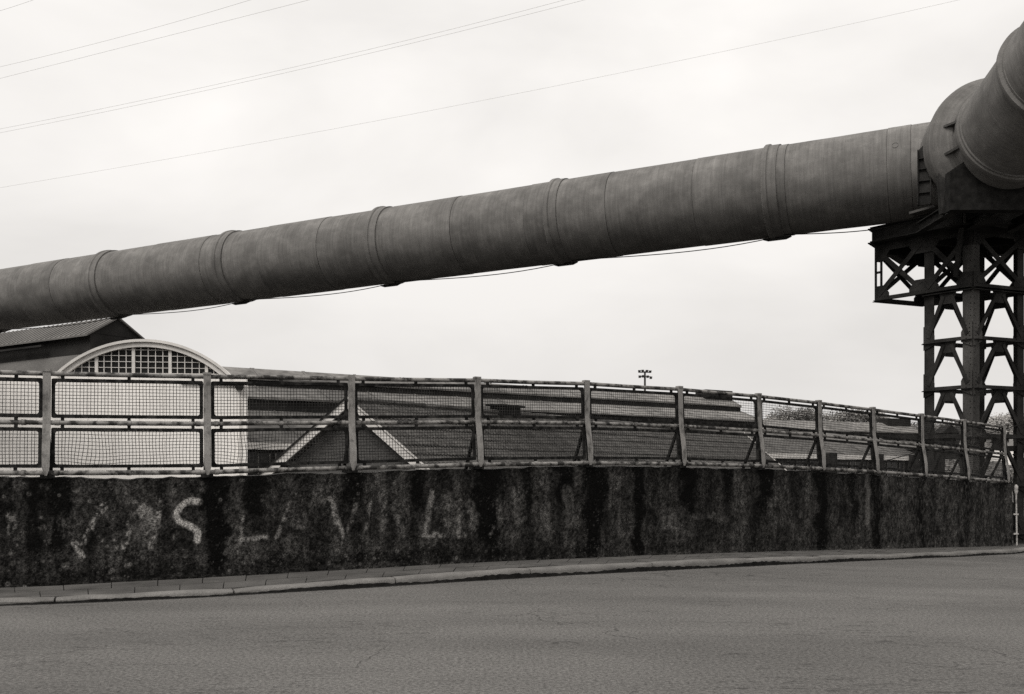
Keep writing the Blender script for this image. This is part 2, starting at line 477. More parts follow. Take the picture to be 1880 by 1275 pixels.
# kerb: one stone after another, with open joints
kerb_root = tag(empty('kerb'), 'low kerb of long pale stones along the pavement', 'kerb', kind='structure')
joints = [-420, -210, 100, 430, 727, 975, 1200, 1385, 1508, 1645, 1760, 1870, 1960, 2040, 2110, 2175]
js = [s_of_px(KERB, p) for p in joints]
for a, b in zip(js[:-1], js[1:]):
    mb = MB(); n = max(4, int((b - a) / 0.3)); gap = 0.012
    dz = random.uniform(-0.008, 0.008); dn = random.uniform(-0.01, 0.01)
    sec = []
    for i in range(n + 1):
        s = a + gap + (b - a - 2 * gap) * i / n
        c = KERB.at(s); nr = KERB.nrm(s); z0 = float(KERB.z('road', s)); h = float(KERB.z('h', s)) + dz
        e = 0.012 if i in (0, n) else 0.0
        wob = 0.006 * math.sin(s * 5.1) + 0.004 * math.sin(s * 13.7)
        prof = [(0.0 - e, -0.12), (0.0 - e, h * 0.55 + wob), (-0.018 - e, h * 0.86 - e * 0.4 + wob), (-0.05 - e, h - e + wob), (-0.19 - e, h + 0.004 - e + wob * 0.5), (-0.20, -0.12)]
        sec.append([(c[0] + nr[0] * (q[0] + dn), c[1] + nr[1] * (q[0] + dn), z0 + q[1]) for q in prof])
    v = [p for q in sec for p in q]; k = len(sec[0]); f = []
    for i in range(n):
        for j in range(k):
            j2 = (j + 1) % k
            f.append((i * k + j, i * k + j2, (i + 1) * k + j2, (i + 1) * k + j))
    f.append(tuple(range(k))); f.append(tuple(n * k + j for j in reversed(range(k))))
    mb.add(v, f)
    mb.build('kerb_stone', M['kerb'], kerb_root, smooth=True)

# kerb-foot shade, with channel dirt, painted as a dark strip that climbs the face
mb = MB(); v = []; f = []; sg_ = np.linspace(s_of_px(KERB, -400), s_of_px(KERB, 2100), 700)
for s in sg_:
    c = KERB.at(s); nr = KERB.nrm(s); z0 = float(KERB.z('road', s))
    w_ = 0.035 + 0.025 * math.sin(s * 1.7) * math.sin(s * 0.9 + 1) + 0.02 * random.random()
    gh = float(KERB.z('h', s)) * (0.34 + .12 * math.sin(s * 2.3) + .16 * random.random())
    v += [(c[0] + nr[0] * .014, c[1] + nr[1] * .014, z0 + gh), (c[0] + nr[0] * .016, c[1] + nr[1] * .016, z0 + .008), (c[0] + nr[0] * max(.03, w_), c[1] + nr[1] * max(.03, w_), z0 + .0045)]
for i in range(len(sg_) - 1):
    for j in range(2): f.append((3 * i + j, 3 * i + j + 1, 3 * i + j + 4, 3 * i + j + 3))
mb.add(v, f); tag(mb.build('gutter_shade', M['shade_grime']), 'thin dark line of painted shade and dirt along the foot of the kerb', 'shade_grime', kind='stuff')

# pavement bed between kerb and wall, with slabs laid on it
def pave(pxv, t):
    """t 0 at the back of the kerb, 1 at the wall foot"""
    sk_, sw_ = s_of_px(KERB, pxv), s_of_px(WALL, min(pxv, 1858))
    k = KERB.at(sk_) - KERB.nrm(sk_) * 0.20
    zk = float(KERB.z('road', sk_) + KERB.z('h', sk_))
    if pxv > 1858:
        w = k - KERB.nrm(sk_) * 1.6; zw = zk - 0.02
    else:
        w = WALL.at(sw_); zw = float(WALL.z('base', sw_))
    return (k[0] * (1 - t) + w[0] * t, k[1] * (1 - t) + w[1] * t, zk * (1 - t) + zw * t)
pav = MB(); pl = np.concatenate([np.linspace(-690, 1858, 150), np.linspace(1859, 2990, 40)]); v = []; f = []
for q in pl:
    for t in (0, 0.5, 1.0):
        x, y, z = pave(q, t); v.append((x, y, z - 0.05))
for i in range(len(pl) - 1):
    for j in range(2):
        a = i * 3 + j; f.append((a, a + 3, a + 4, a + 1))
pav.add(v, f)
pav_o = tag(pav.build('pavement', M['bedding']), 'narrow slab pavement at the foot of the wall', 'pavement', kind='structure')
edges = [-690]
s0 = s_of_px(KERB, -640)
s = s0
sedges = []
while s < s_of_px(KERB, 2150):
    sedges.append(s); s += 0.56
pxe = [float(np.interp(q, KERB.s, KERB.prof['px'])) for q in sedges]
for i in range(len(pxe) - 1):
    off = 0.0
    for r, (t0, t1) in enumerate(((0.0, 0.485), (0.485, 0.97))):
        dx = (pxe[i + 1] - pxe[i])
        so = 0.28 if r else 0.0
        a, b = [float(np.interp(sedges[i + e_] + so, KERB.s, KERB.prof['px'])) for e_ in (0, 1)]
        dx = b - a
        if a < 1858 < b: continue
        g1, g2 = 0.010 * dx, 0.006
        dz = random.uniform(-0.004, 0.003)
        c = [pave(a + g1, t0 + g2), pave(b - g1, t0 + g2), pave(b - g1, t1 - g2), pave(a + g1, t1 - g2)]
        mb = MB()
        mb.hexa([(p[0], p[1], p[2] - 0.06) for p in c], [(p[0], p[1], p[2] + dz + random.uniform(-.002, .002)) for p in c])
        mb.build('paving_slab', M['slab'], pav_o)

# ------------------------------------------------------------------ parapet wall with stains, lichen and faded lettering
def vnoise(x, y, seed):
    xi, yi = np.floor(x).astype(np.int64), np.floor(y).astype(np.int64); fx, fy = x - xi, y - yi
    def h(a, b):
        n = (a * 374761393 + b * 668265263 + seed * 2147483647) & 0xffffffff
        n = ((n ^ (n >> 13)) * 1274126177) & 0xffffffff
        return ((n ^ (n >> 16)) & 0xffff) / 65535.0
    fx, fy = fx * fx * (3 - 2 * fx), fy * fy * (3 - 2 * fy)
    return (h(xi, yi) * (1 - fx) + h(xi + 1, yi) * fx) * (1 - fy) + (h(xi, yi + 1) * (1 - fx) + h(xi + 1, yi + 1) * fx) * fy
def fbm(x, y, seed, octv=4):
    t = np.zeros_like(x); a = 0.5; m = 0
    for o in range(octv):
        t += a * vnoise(x * 2 ** o, y * 2 ** o, seed + o * 17); m += a; a *= 0.55
    return t / m

wall = thing('parapet_wall', 'black-stained concrete parapet wall with faded whitewashed letters under the mesh fence', 'wall')
S0, S1 = s_of_px(WALL, -330), s_of_px(WALL, 1858)
NS, NZ = int((S1 - S0) / 0.0145), 108
ss = np.linspace(S0, S1, NS + 1)
tt = np.linspace(0, 1, NZ + 1)
SS, TT = np.meshgrid(ss, tt, indexing='ij')
bx = np.interp(ss, WALL.s, WALL.xy[:, 0]); by = np.interp(ss, WALL.s, WALL.xy[:, 1])
tx, ty = np.gradient(bx), np.gradient(by); ln = np.hypot(tx, ty); nx, ny = ty / ln, -tx / ln
zb = WALL.z('base', ss) - 0.06; zt = WALL.z('top', ss)
ZZ = zb[:, None] + (zt - zb)[:, None] * TT
# ragged top edge and an uneven surface
ZZ += (TT ** 8) * ((vnoise(SS * 9, SS * 0, 5) - 0.5) * 0.028 + (vnoise(SS * 1.3, SS * 0, 6) - 0.5) * 0.03)
rel = (fbm(SS * 3, ZZ * 3, 21, 4) - 0.5) * 0.03 + (fbm(SS * 14, ZZ * 14, 22, 3) - 0.5) * 0.010
foot = np.clip((0.10 - TT) / 0.10, 0, 1); rel += foot * 0.05 * fbm(SS * 5, ZZ * 20, 41, 3)      # crumbling foot
XX = bx[:, None] + nx[:, None] * rel; YY = by[:, None] + ny[:, None] * rel
PXS = np.interp(SS, WALL.s, WALL.prof['px'])
depth = 1 - TT                                    # 0 at the top of the wall
mot = fbm(SS * 2.2, ZZ * 2.2, 3, 5); fin = fbm(SS * 22, ZZ * 16, 4, 4); mid = fbm(SS * 8, ZZ * 6, 8, 4)
crust = fbm(SS * 6 + 3 * mid, ZZ * 5 + 3 * mot, 14, 6)
peb = fbm(SS * 38, ZZ * 34, 15, 3)
val = 0.027 * (0.30 + 1.4 * mot) * (0.45 + 1.1 * mid) * (0.10 + 1.8 * fin) * (0.72 + 0.36 * np.clip((crust - 0.40) / 0.16, 0, 1)) * (0.45 + 0.75 * np.clip((peb - 0.36) / 0.16, 0, 1))
vs = fbm(SS * 5.5, ZZ * 0.55, 9, 4)               # vertical run-off
val *= 0.62 + 0.62 * np.clip((vs - 0.34) / 0.25, 0, 1)
streaks = [(68, 26, .9, .8), (110, 18, .95, .9), (300, 10, .4, .5), (396, 22, 1.2, .97), (470, 18, .7, .85), (560, 14, .5, .6), (648, 18, .5, .8),
           (770, 16, .6, .85), (900, 24, 1.1, .95), (968, 10, .8, .8), (1032, 13, .6, .9), (1085, 15, 1.5, .97), (1100, 9, .8, .85), (1170, 10, 1.3, .92), (1262, 16, .75, .93), (1300, 8, .8, .6),
           (1332, 9, .6, .85), (1400, 13, .8, .9), (1412, 6, .5, .8), (1455, 7, .6, .5), (1508, 10, 1.4, .92), (1545, 6, .8, .6), (1566, 7, .9, .75), (1610, 9, 1.3, .9), (1692, 7, 1.3, .7), (1775, 8, 1.3, .7), (1835, 8, 1.2, .6)]
wob = (fbm(ZZ * 3, SS * 0.5, 31, 3) - 0.5) * 26
for c, w, dl, st in streaks:
    taper = 1.25 * w * (1.0 + 0.25 * (vnoise(ZZ * 6, SS * 0 + c, 12) - 0.5)) * (1.15 - 0.5 * np.clip(depth / dl, 0, 1))
    k = np.clip((1.0 - np.abs((PXS - c + wob * 0.7) / taper) + 1.3 * (mid - 0.5) + 0.9 * (fin - 0.5) + 0.5 * (crust - 0.5)) / 0.48, 0, 1)
    fade = np.clip((dl * (0.75 + 0.5 * mid) - depth) / 0.35, 0, 1)
    val *= 1 - st * k * fade
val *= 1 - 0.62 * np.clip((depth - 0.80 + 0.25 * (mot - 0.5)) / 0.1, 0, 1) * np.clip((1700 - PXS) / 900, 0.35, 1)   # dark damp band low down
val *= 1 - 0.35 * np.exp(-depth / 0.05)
val += 0.02 * foot * (fbm(SS * 11, ZZ * 30, 44, 3) > 0.55)
# a speckled right-hand stretch
sp = np.clip((PXS - 1590) / 40, 0, 1)
val += sp * 0.030 * np.clip((fbm(SS * 26, ZZ * 12, 51, 3) - 0.5) / 0.25, 0, 1)
# bright grains
val += 0.05 * np.clip((fbm(SS * 45, ZZ * 38, 61, 2) - 0.74) / 0.1, 0, 1) * np.clip(mot * 2 - 0.6, 0, 1)
# pale streak
val += 0.05 * np.exp(-((PXS - 1593 + 5 * (mid - .5)) / 5) ** 4) * np.clip((0.52 - np.abs(depth - 0.42)) / 0.3, 0, 1) * (depth < 0.66)
# whitewashed letters, worn (stroke points are positions on the wall, in photograph pixels)
strokes = [
    ([(366, 922), (352, 920), (340, 924), (329, 934), (324, 946), (329, 957), (342, 963), (356, 969), (363, 979), (361, 992)], 7.5, 1.3, .22), ([(361, 988), (357, 1009)], 4, 1.0, .3),
    ([(318, 985), (328, 1000), (338, 1012)], 6, .35, .44),
    ([(250, 924), (238, 965), (228, 1004)], 7, .75, .42), ([(253, 926), (266, 965), (277, 1000)], 7, .85, .38), ([(296, 922), (287, 962), (277, 1003)], 7, .9, .38),
    ([(262, 935), (280, 945), (284, 965)], 12, .45, .30),
    ([(190, 926), (168, 968), (142, 1018)], 7, .85, .40), ([(190, 926), (205, 962), (212, 1002)], 7, .6, .42), ([(185, 990), (210, 1010)], 8, .3, .46), ([(136, 996), (150, 1022)], 8, 1.0, .36),
    ([(75, 928), (78, 970), (92, 1016)], 9, .28, .46), ([(112, 950), (122, 980)], 14, .25, .44), ([(20, 950), (24, 1010)], 11, .42, .40), ([(40, 980), (24, 996)], 7, .4, .42),
    ([(445, 948), (443, 975), (441, 995)], 5, .5, .34), ([(436, 990), (455, 992), (489, 986)], 6, .62, .30), ([(428, 980), (446, 1002)], 5, .45, .42),
    ([(532, 918), (522, 952), (507, 990)], 5, .5, .37), ([(532, 926), (545, 965)], 11, .22, .4),
    ([(608, 916), (617, 950), (629, 982)], 7, .8, .30), ([(654, 918), (648, 950), (636, 982)], 7, .30, .40), ([(612, 925), (616, 960)], 6, .5, .3),
    ([(684, 914), (676, 950), (666, 992)], 5, .42, .38), ([(704, 912), (705, 970)], 9, .26, .38), ([(722, 920), (738, 985)], 9, .22, .4),
    ([(793, 904), (789, 940), (783, 982)], 7, .5, .36), ([(778, 984), (800, 981), (813, 984)], 7, .68, .30),
    ([(846, 920), (842, 984)], 6, .50, .34), ([(840, 978), (852, 983)], 6, .5, .34), ([(862, 925), (870, 965)], 10, .25, .36), ([(820, 910), (822, 960)], 12, .2, .36),
    ([(914, 920), (919, 958), (900, 980)], 6, .28, .40), ([(950, 905), (955, 950)], 14, .18, .3),
    ([(1040, 900), (1046, 960)], 12, .16, .3), ([(1218, 925), (1217, 970), (1238, 969)], 4, .20, .34), ([(1270, 950), (1310, 946), (1335, 954)], 7, .14, .3), ([(1000, 930), (1004, 985)], 12, .12, .3)]
PYS = HY - (ZZ - EYE) * FPX / np.interp(SS, WALL.s, WALL.xy[:, 1])
paint = np.zeros_like(val)
grit = fbm(SS * 30, ZZ * 26, 71, 3); drag = fbm(SS * 13, ZZ * 5, 72, 4)
for pts, w, st, wear in strokes:
    xs = [p[0] for p in pts]; ys = [p[1] for p in pts]
    sel = (ss > s_of_px(WALL, min(xs) - 40)) & (ss < s_of_px(WALL, max(xs) + 40))
    ii = np.where(sel)[0]
    if not len(ii): continue
    a_, b_ = ii[0], ii[-1] + 1
    A, B = PXS[a_:b_], PYS[a_:b_]; dmin = np.full(A.shape, 1e9)
    for (x0, y0), (x1, y1) in zip(pts[:-1], pts[1:]):
        L2 = (x1 - x0) ** 2 + (y1 - y0) ** 2
        t = np.clip(((A - x0) * (x1 - x0) + (B - y0) * (y1 - y0)) / L2, 0, 1)
        dmin = np.minimum(dmin, np.hypot(A - x0 - t * (x1 - x0), B - y0 - t * (y1 - y0)))
    edge = np.clip((w - dmin + 5 * (drag[a_:b_] - 0.5)) / (2.5 + 5 * wear), 0, 1)
    holes = np.clip((0.5 * grit[a_:b_] + 0.25 * drag[a_:b_] + 0.25 * fin[a_:b_] - wear - 0.08) / 0.13, 0, 1)
    paint[a_:b_] = np.maximum(paint[a_:b_], st * edge * (0.08 + 0.92 * holes))
val = val * (1 - 0.6 * np.clip(paint, 0, 1)) + 0.19 * paint * (0.3 + 1.4 * fin)
# lichen: small pale discs and rings
nl = 260
lp = RNG.uniform(-40, 1850, nl); ld = np.where(RNG.random(nl) < 0.42, RNG.uniform(0.02, 0.25, nl), RNG.uniform(0.72, 0.97, nl))
keep = (lp < 700) | (ld > 0.6) | (RNG.random(nl) < 0.3)
for c, d_, r_, br in zip(lp[keep], ld[keep], RNG.uniform(0.010, 0.030, nl)[keep], RNG.uniform(0.006, 0.06, nl)[keep]):
    if c > 900: r_ *= 0.6
    s_ = s_of_px(WALL, c); i0 = int((s_ - S0) / (S1 - S0) * NS); a_, b_ = max(0, i0 - 6), min(NS + 1, i0 + 7)
    if a_ >= b_: continue
    zc = np.interp(s_, ss, zt) - d_ * (np.interp(s_, ss, zt) - np.interp(s_, ss, zb))
    rr = np.hypot(SS[a_:b_] - s_, ZZ[a_:b_] - zc)
    m_ = np.exp(-((rr - r_ * 0.75) / (r_ * 0.38)) ** 2) if r_ > 0.017 else np.exp(-(rr / r_) ** 2)
    val[a_:b_] += br * m_ * (0.5 + mid[a_:b_])
val = np.clip(val, 0.0035, 0.4)
V = np.stack([XX, YY, ZZ], -1).reshape(-1, 3)
idx = np.arange((NS + 1) * (NZ + 1)).reshape(NS + 1, NZ + 1)
F = np.stack([idx[:-1, :-1], idx[1:, :-1], idx[1:, 1:], idx[:-1, 1:]], -1).reshape(-1, 4)
me = bpy.data.meshes.new('wall_face')
me.vertices.add(len(V)); me.vertices.foreach_set('co', V.astype(np.float32).ravel())
me.loops.add(F.size); me.loops.foreach_set('vertex_index', F.ravel().astype(np.int32))
me.polygons.add(len(F)); me.polygons.foreach_set('loop_start', np.arange(0, F.size, 4, dtype=np.int32)); me.polygons.foreach_set('loop_total', np.full(len(F), 4, np.int32))
me.update(calc_edges=True)
at = me.attributes.new('stain', 'FLOAT_COLOR', 'POINT')
vv = val.reshape(-1); at.data.foreach_set('color', np.stack([vv * 1.035, vv * 0.995, vv * 0.945, np.ones_like(vv)], -1).astype(np.float32).ravel())
me.polygons.foreach_set('use_smooth', np.ones(len(F), bool))
me.materials.append(M['wall'])
link('wall_face', me, wall)
# top, back and ends of the wall
mb = MB(); v = []; f = []
sel = list(range(0, NS + 1, 4)) + ([NS] if NS % 4 else [])
for i in sel:
    a = (XX[i, -1], YY[i, -1], ZZ[i, -1]); b = (bx[i] - nx[i] * 0.32, by[i] - ny[i] * 0.32, ZZ[i, -1] + 0.01); c = (b[0], b[1], -6.2)
    v += [a, b, c]
for i in range(len(sel) - 1):
    for j in range(2): f.append((i * 3 + j, i * 3 + j + 3, i * 3 + j + 4, i * 3 + j + 1))
mb.add(v, f)
for e in (0, NS):
    a = (XX[e, -1], YY[e, -1], ZZ[e, -1]); b = (bx[e] - nx[e] * 0.32, by[e] - ny[e] * 0.32, ZZ[e, -1] + 0.01)
    q = [a, b, (b[0], b[1], -6.2), (XX[e, 0], YY[e, 0], -6.2)]
    mb.add(q, [(0, 1, 2, 3) if e == 0 else (3, 2, 1, 0)])
mb.build('wall_back', M['concrete'], wall)

# ------------------------------------------------------------------ mesh fence on the wall
fence = thing('mesh_fence', 'grey steel bridge fence with framed wire mesh panels along the wall top', 'fence')
post_px = [-235] + PPX
posts = []
for p in post_px:
    s = s_of_px(WALL, p)
    c = WALL.at(s) - WALL.nrm(s) * 0.10; t = WALL.tan(s); nr = WALL.nrm(s)
    posts.append(dict(s=s, c=Vector((c[0], c[1], 0)), t=Vector((t[0], t[1], 0)), n=Vector((nr[0], nr[1], 0)),
                      z0=float(WALL.z('top', s)), z1=float(WALL.z('rail', s))))
UP = Vector((0, 0, 1))
for k, q in enumerate(posts):
    H = q['z1'] - q['z0']; jit = random.uniform(-0.008, 0.008)
    # flat front bar: straight above, kinked forward below the middle rail, foot rounded to a tip
    prof = [(0.02, 0.115, 0.30), (0.05, 0.12, 0.62), (0.10, 0.12, 0.95), (0.22, 0.11, 1.0), (0.36, 0.075, 1.0), (0.50, 0.035, 1.0), (0.62, 0.02, 1.0), (1.005, 0.012 + jit, 1.0)]
    mb = MB(); rows_ = []
    for a, fw, wd in prof:
        c = q['c'] + q['n'] * (fw + 0.045) + UP * (q['z0'] + H * a); w = 0.052 * wd
        rows_.append([c - q['t'] * w, c + q['t'] * w, c + q['t'] * w - q['n'] * 0.014, c - q['t'] * w - q['n'] * 0.014])
    v = [p for r in rows_ for p in r]; f = []
    for i in range(len(rows_) - 1):
        for j in range(4):
            j2 = (j + 1) % 4; f.append((i * 4 + j, i * 4 + j2, i * 4 + 4 + j2, i * 4 + 4 + j))
    f += [(3, 2, 1, 0), tuple(len(v) - 4 + j for j in range(4))]
    mb.add(v, f)
    mb.add(*[[q['c'] + q['t'] * a + q['n'] * b + UP * (q['z1'] + h) for h in (-0.012, 0.02) for a, b in ((-.056, .062), (.056, .062), (.056, -.03), (-.056, -.03))],
             [(3, 2, 1, 0), (4, 5, 6, 7), (0, 1, 5, 4), (1, 2, 6, 5), (2, 3, 7, 6), (3, 0, 4, 7)]])
    mb.build('post', M['post'], fence)
    mb = MB()   # web behind the bar, clamped to the wall top
    base = q['c'] + UP * q['z0']
    for a0, a1, f0, f1 in ((0.0, 0.5, 0.10, 0.02), (0.5, 1.0, 0.02, 0.0)):
        mb.bar(base + q['n'] * (f0 + 0.002) + UP * H * a0, base + q['n'] * (f1 + 0.002) + UP * (H * a1 - 0.02), 0.055, 0.03, up=q['t'])
    mb.bar(base - q['n'] * 0.12 - UP * 0.0 + UP * 0.015, base + q['n'] * 0.12 + UP * 0.015, 0.16, 0.05)
    mb.build('post_web', M['frame'], fence)
    mb = MB()   # raking stay behind
    mb.bar(base + UP * H * 0.50 - q['n'] * 0.01, base - q['n'] * 0.42 - UP * 0.05, 0.045, 0.045)
    mb.build('stay', M['frame'], fence)

def mesh_panel(c00, c10, c01, c11, nrm, wmesh, seed, warp):
    """frame with rounded inner corners and wire mesh, spanned between four corners"""
    c00, c10, c01, c11 = map(Vector, (c00, c10, c01, c11))
    W = ((c10 - c00).length + (c11 - c01).length) / 2; H = ((c01 - c00).length + (c11 - c10).length) / 2
    def q(u, v): return (c00 * (1 - u) + c10 * u) * (1 - v) + (c01 * (1 - u) + c11 * u) * v
    b, r = 0.045, 0.050
    inner, outer = [], []
    for cx_, cy_, a0 in ((1 - (b + r) / W, 1 - (b + r) / H, 0), ((b + r) / W, 1 - (b + r) / H, 90), ((b + r) / W, (b + r) / H, 180), (1 - (b + r) / W, (b + r) / H, 270)):
        for k in range(5):
            t = math.radians(a0 + k * 22.5)
            inner.append((cx_ + math.cos(t) * r / W, cy_ + math.sin(t) * r / H))
            ro = r * 0.45; ox = 1 - (ro) / W if cx_ > .5 else ro / W; oy = 1 - ro / H if cy_ > .5 else ro / H
            outer.append((ox + math.cos(t) * ro / W, oy + math.sin(t) * ro / H))
    mb = MB(); n = len(inner); hd = nrm * 0.02
    v = [q(*p) + hd for p in inner] + [q(*p) + hd for p in outer] + [q(*p) - hd for p in outer] + [q(*p) - hd for p in inner]
    f = []
    for i in range(n):
        j = (i + 1) % n
        for a in range(4):
            c = (a + 1) % 4
            f.append((a * n + i, a * n + j, c * n + j, c * n + i))
    mb.add(v, [tuple(reversed(t)) for t in f])
    for u in (0.07, 0.5, 0.93):        # lugs to the rails
        for v0, v1 in ((1.0, 1 + 0.045 / H), (0.0, -0.045 / H)):
            mb.bar(q(u, v0), q(u, v1), 0.045, 0.03, up=nrm)
    fr = mb.build('panel_frame', M['frame'], fence)
    rn = random.Random(seed); mb = MB()
    pitch = 0.046; nu, nv = int(W / pitch), int(H / pitch)
    ph = [rn.uniform(0, 6.28) for _ in range(4)]; bu, bv = rn.uniform(.25, .8), rn.uniform(-.1, .3)
    def dis(u, v):
        e = min(u, 1 - u, v, 1 - v) * 6; e = max(0.0, min(1.0, e))
        gx = math.exp(-((u - bu) / .16) ** 2 - ((v - bv) / .6) ** 2)
        du = warp * e * (math.sin(v * 5 + ph[0] + u * 9) * .010 + gx * .05 * math.sin((u - bu) * 14 + v * 3)) / W
        dv = warp * e * (math.sin(u * 7 + ph[1]) * .012 - gx * .06) / H
        bulge = warp * e * (math.sin(u * 5 + ph[2]) * math.sin(v * 3 + ph[3]) * 0.02 + gx * 0.03)
        return u + du, v + dv, bulge
    rw = 0.0040
    def wire(pts):
        o = len(mb.v)
        for i, p in enumerate(pts):
            d = (pts[min(i + 1, len(pts) - 1)] - pts[max(0, i - 1)]).normalized(); a = d.cross(nrm).normalized() * rw
            for s_ in (a, nrm * rw, -a, -nrm * rw): mb.v.append(tuple(p + s_))
        for i in range(len(pts) - 1):
            for k in range(4):
                k2 = (k + 1) % 4; mb.f.append((o + i * 4 + k, o + i * 4 + k2, o + i * 4 + 4 + k2, o + i * 4 + 4 + k))
    nseg_u = 18 if warp > 0.3 else 6; nseg_v = 10 if warp > 0.3 else 3
    lo_u, lo_v = 0.03 / W, 0.03 / H
    for i in range(1, nu):
        u0 = i / nu + rn.uniform(-.0012, .0012); pts = []
        for k in range(nseg_v + 1):
            v0 = lo_v + (1 - 2 * lo_v) * k / nseg_v; u, v_, g_ = dis(u0, v0); pts.append(q(u, v_) + nrm * (0.003 + g_))
        wire(pts)
    for i in range(1, nv):
        v0 = i / nv + rn.uniform(-.003, .003); pts = []
        for k in range(nseg_u + 1):
            u0 = lo_u + (1 - 2 * lo_u) * k / nseg_u; u, v_, g_ = dis(u0, v0); pts.append(q(u, v_) + nrm * (-0.003 + g_))
        wire(pts)
    mb.build('wire_mesh', M['wire'], fr)

warps = {1: (0.12, .8), 2: (0.1, .9), 3: (0.2, .2), 4: (.2, .2), 0: (.15, .45)}
for k in range(len(posts) - 1):
    a, b = posts[k], posts[k + 1]; nrm = (a['n'] + b['n']).normalized()
    sags = [random.uniform(-.006, .006) for _ in range(3)]
    def pt(q, h, side, fw=0.0):      # h measured as a fraction of the fence height
        return q['c'] + q['t'] * side + UP * (q['z0'] + (q['z1'] - q['z0']) * h) + q['n'] * fw
    for h, fw, r, mname in ((0.975, 0.005, 0.034, 'rail'), (0.515, 0.035, 0.034, 'rail'), (0.045, 0.09, 0.036, 'rail')):
        p0, p1 = pt(a, h, 0, fw), pt(b, h, 0, fw)
        pts = [p0.lerp(p1, i / 6) + UP * (sags[0] * math.sin(math.pi * i / 6)) for i in range(7)]
        mb = MB(); mb.tube(pts, r, 10)
        if h < 0.9:
            for u in (0.0, 0.5, 1.0):   # clamps
                c = p0.lerp(p1, min(max(u, 0.06), 0.94)); d = (p1 - p0).normalized() * 0.03
                mb.tube([c - d, c + d], r + 0.007, 10)
        mb.build('top_rail' if h > .9 else ('middle_rail' if h > .3 else 'bottom_rail'), M[mname], fence, smooth=True)
    sd_ = 0.056
    W2 = warps.get(k, (0.2, 0.2))
    mesh_panel(pt(a, 0.560, sd_, .035), pt(b, 0.560, -sd_, .035), pt(a, 0.930, sd_, .012), pt(b, 0.930, -sd_, .012), nrm, 0, k * 2 + 1, W2[0])
    mesh_panel(pt(a, 0.092, sd_, .085), pt(b, 0.092, -sd_, .085), pt(a, 0.468, sd_, .040), pt(b, 0.468, -sd_, .040), nrm, 0, k * 2 + 2, W2[1])

# pole at the end of the wall
pole = thing('marker_pole', 'thin pale pole with clamps and a small cap beside the wall end', 'pole')
se = s_of_px(WALL, 1858)
pe = WALL.at(se) + WALL.tan(se) * 0.16 + WALL.nrm(se) * 0.05
zg = float(WALL.z('base', se)) - 0.05
mb = MB(); mb.tube([(pe[0], pe[1], zg), (pe[0] - 0.02, pe[1], zg + 1.45)], 0.020, 10); mb.build('shaft', M['pole'], pole, smooth=True)
mb = MB(); mb.tube([(pe[0] - .02, pe[1], zg + 1.38), (pe[0] - .02, pe[1], zg + 1.46), (pe[0] - .02, pe[1], zg + 1.50), (pe[0] - .02, pe[1], zg + 1.58), (pe[0] - .02, pe[1], zg + 1.63)], [.025, .05, .045, .05, .02], 12)
mb.build('cap', M['pole'], pole, smooth=True)
for h in (0.35, 0.86):
    mb = MB(); mb.bar((pe[0] - 0.09, pe[1], zg + h), (pe[0] + 0.03, pe[1], zg + h), 0.05, 0.04); mb.build('clamp', M['pole'], pole)

# ------------------------------------------------------------------ the gas main
R = 1.25
Q0, Q1 = Vector((-21.57, 42.0, 9.13)), Vector((11.15, 26.85, 9.89))
AX = (Q1 - Q0).normalized()
def t_of_px(p):     # distance along the axis from Q0 at a picture column
    k = (p - CX) / FPX
    return (k * Q0.y - Q0.x) / (AX.x - k * AX.y)
FS = Vector((AX.y, -AX.x, 0)).normalized() * R        # from the axis to the flank that faces the road
def t_front(p):     # the same, measured on that flank
    k = (p - CX) / FPX
    return (k * (Q0.y + FS.y) - Q0.x - FS.x) / (AX.x - k * AX.y)
main = thing('gas_main', 'huge sooty steel pipe with ring joints crossing high over the wall onto the tower', 'pipe')

def revolve(p0, axis, prof, n=72, a0=0.0, a1=2 * math.pi, caps=False):
    """surface of revolution; prof: list of (distance along axis, radius); returns mesh with uv in metres"""
    axis = axis.normalized(); s = axis.cross(UP).normalized(); u = s.cross(axis).normalized()
    full = abs(a1 - a0 - 2 * math.pi) < 1e-6
    v, f, uvs = [], [], []
    for d, r in prof:
        for k in range(n + 1):
            t = a0 + (a1 - a0) * k / n
            v.append(tuple(p0 + axis * d + (u * math.cos(t) + s * math.sin(t)) * r))
    w = n + 1
    for i in range(len(prof) - 1):
        for k in range(n):
            f.append((i * w + k, i * w + k + 1, (i + 1) * w + k + 1, (i + 1) * w + k))
            for (ii, kk) in ((i, k), (i, k + 1), (i + 1, k + 1), (i + 1, k)):
                uvs.append((prof[ii][0], (a0 + (a1 - a0) * kk / n) * R))
    return v, f, uvs
def revolved(name, p0, axis, prof, parent, mat=None, n=72, uo=0.0):
    v, f, uvs = revolve(p0, axis, prof, n)
    me = bpy.data.meshes.new(name); me.from_pydata(v, [], f); me.update()
    ul = me.uv_layers.new(name='UVMap')
    ul.data.foreach_set('uv', [c for q in uvs for c in (q[0] + uo, q[1])])
    me.polygons.foreach_set('use_smooth', [True] * len(f)); me.set_sharp_from_angle(angle=math.radians(35))
    me.materials.append(mat or M['pipe'])
    return link(name, me, parent)

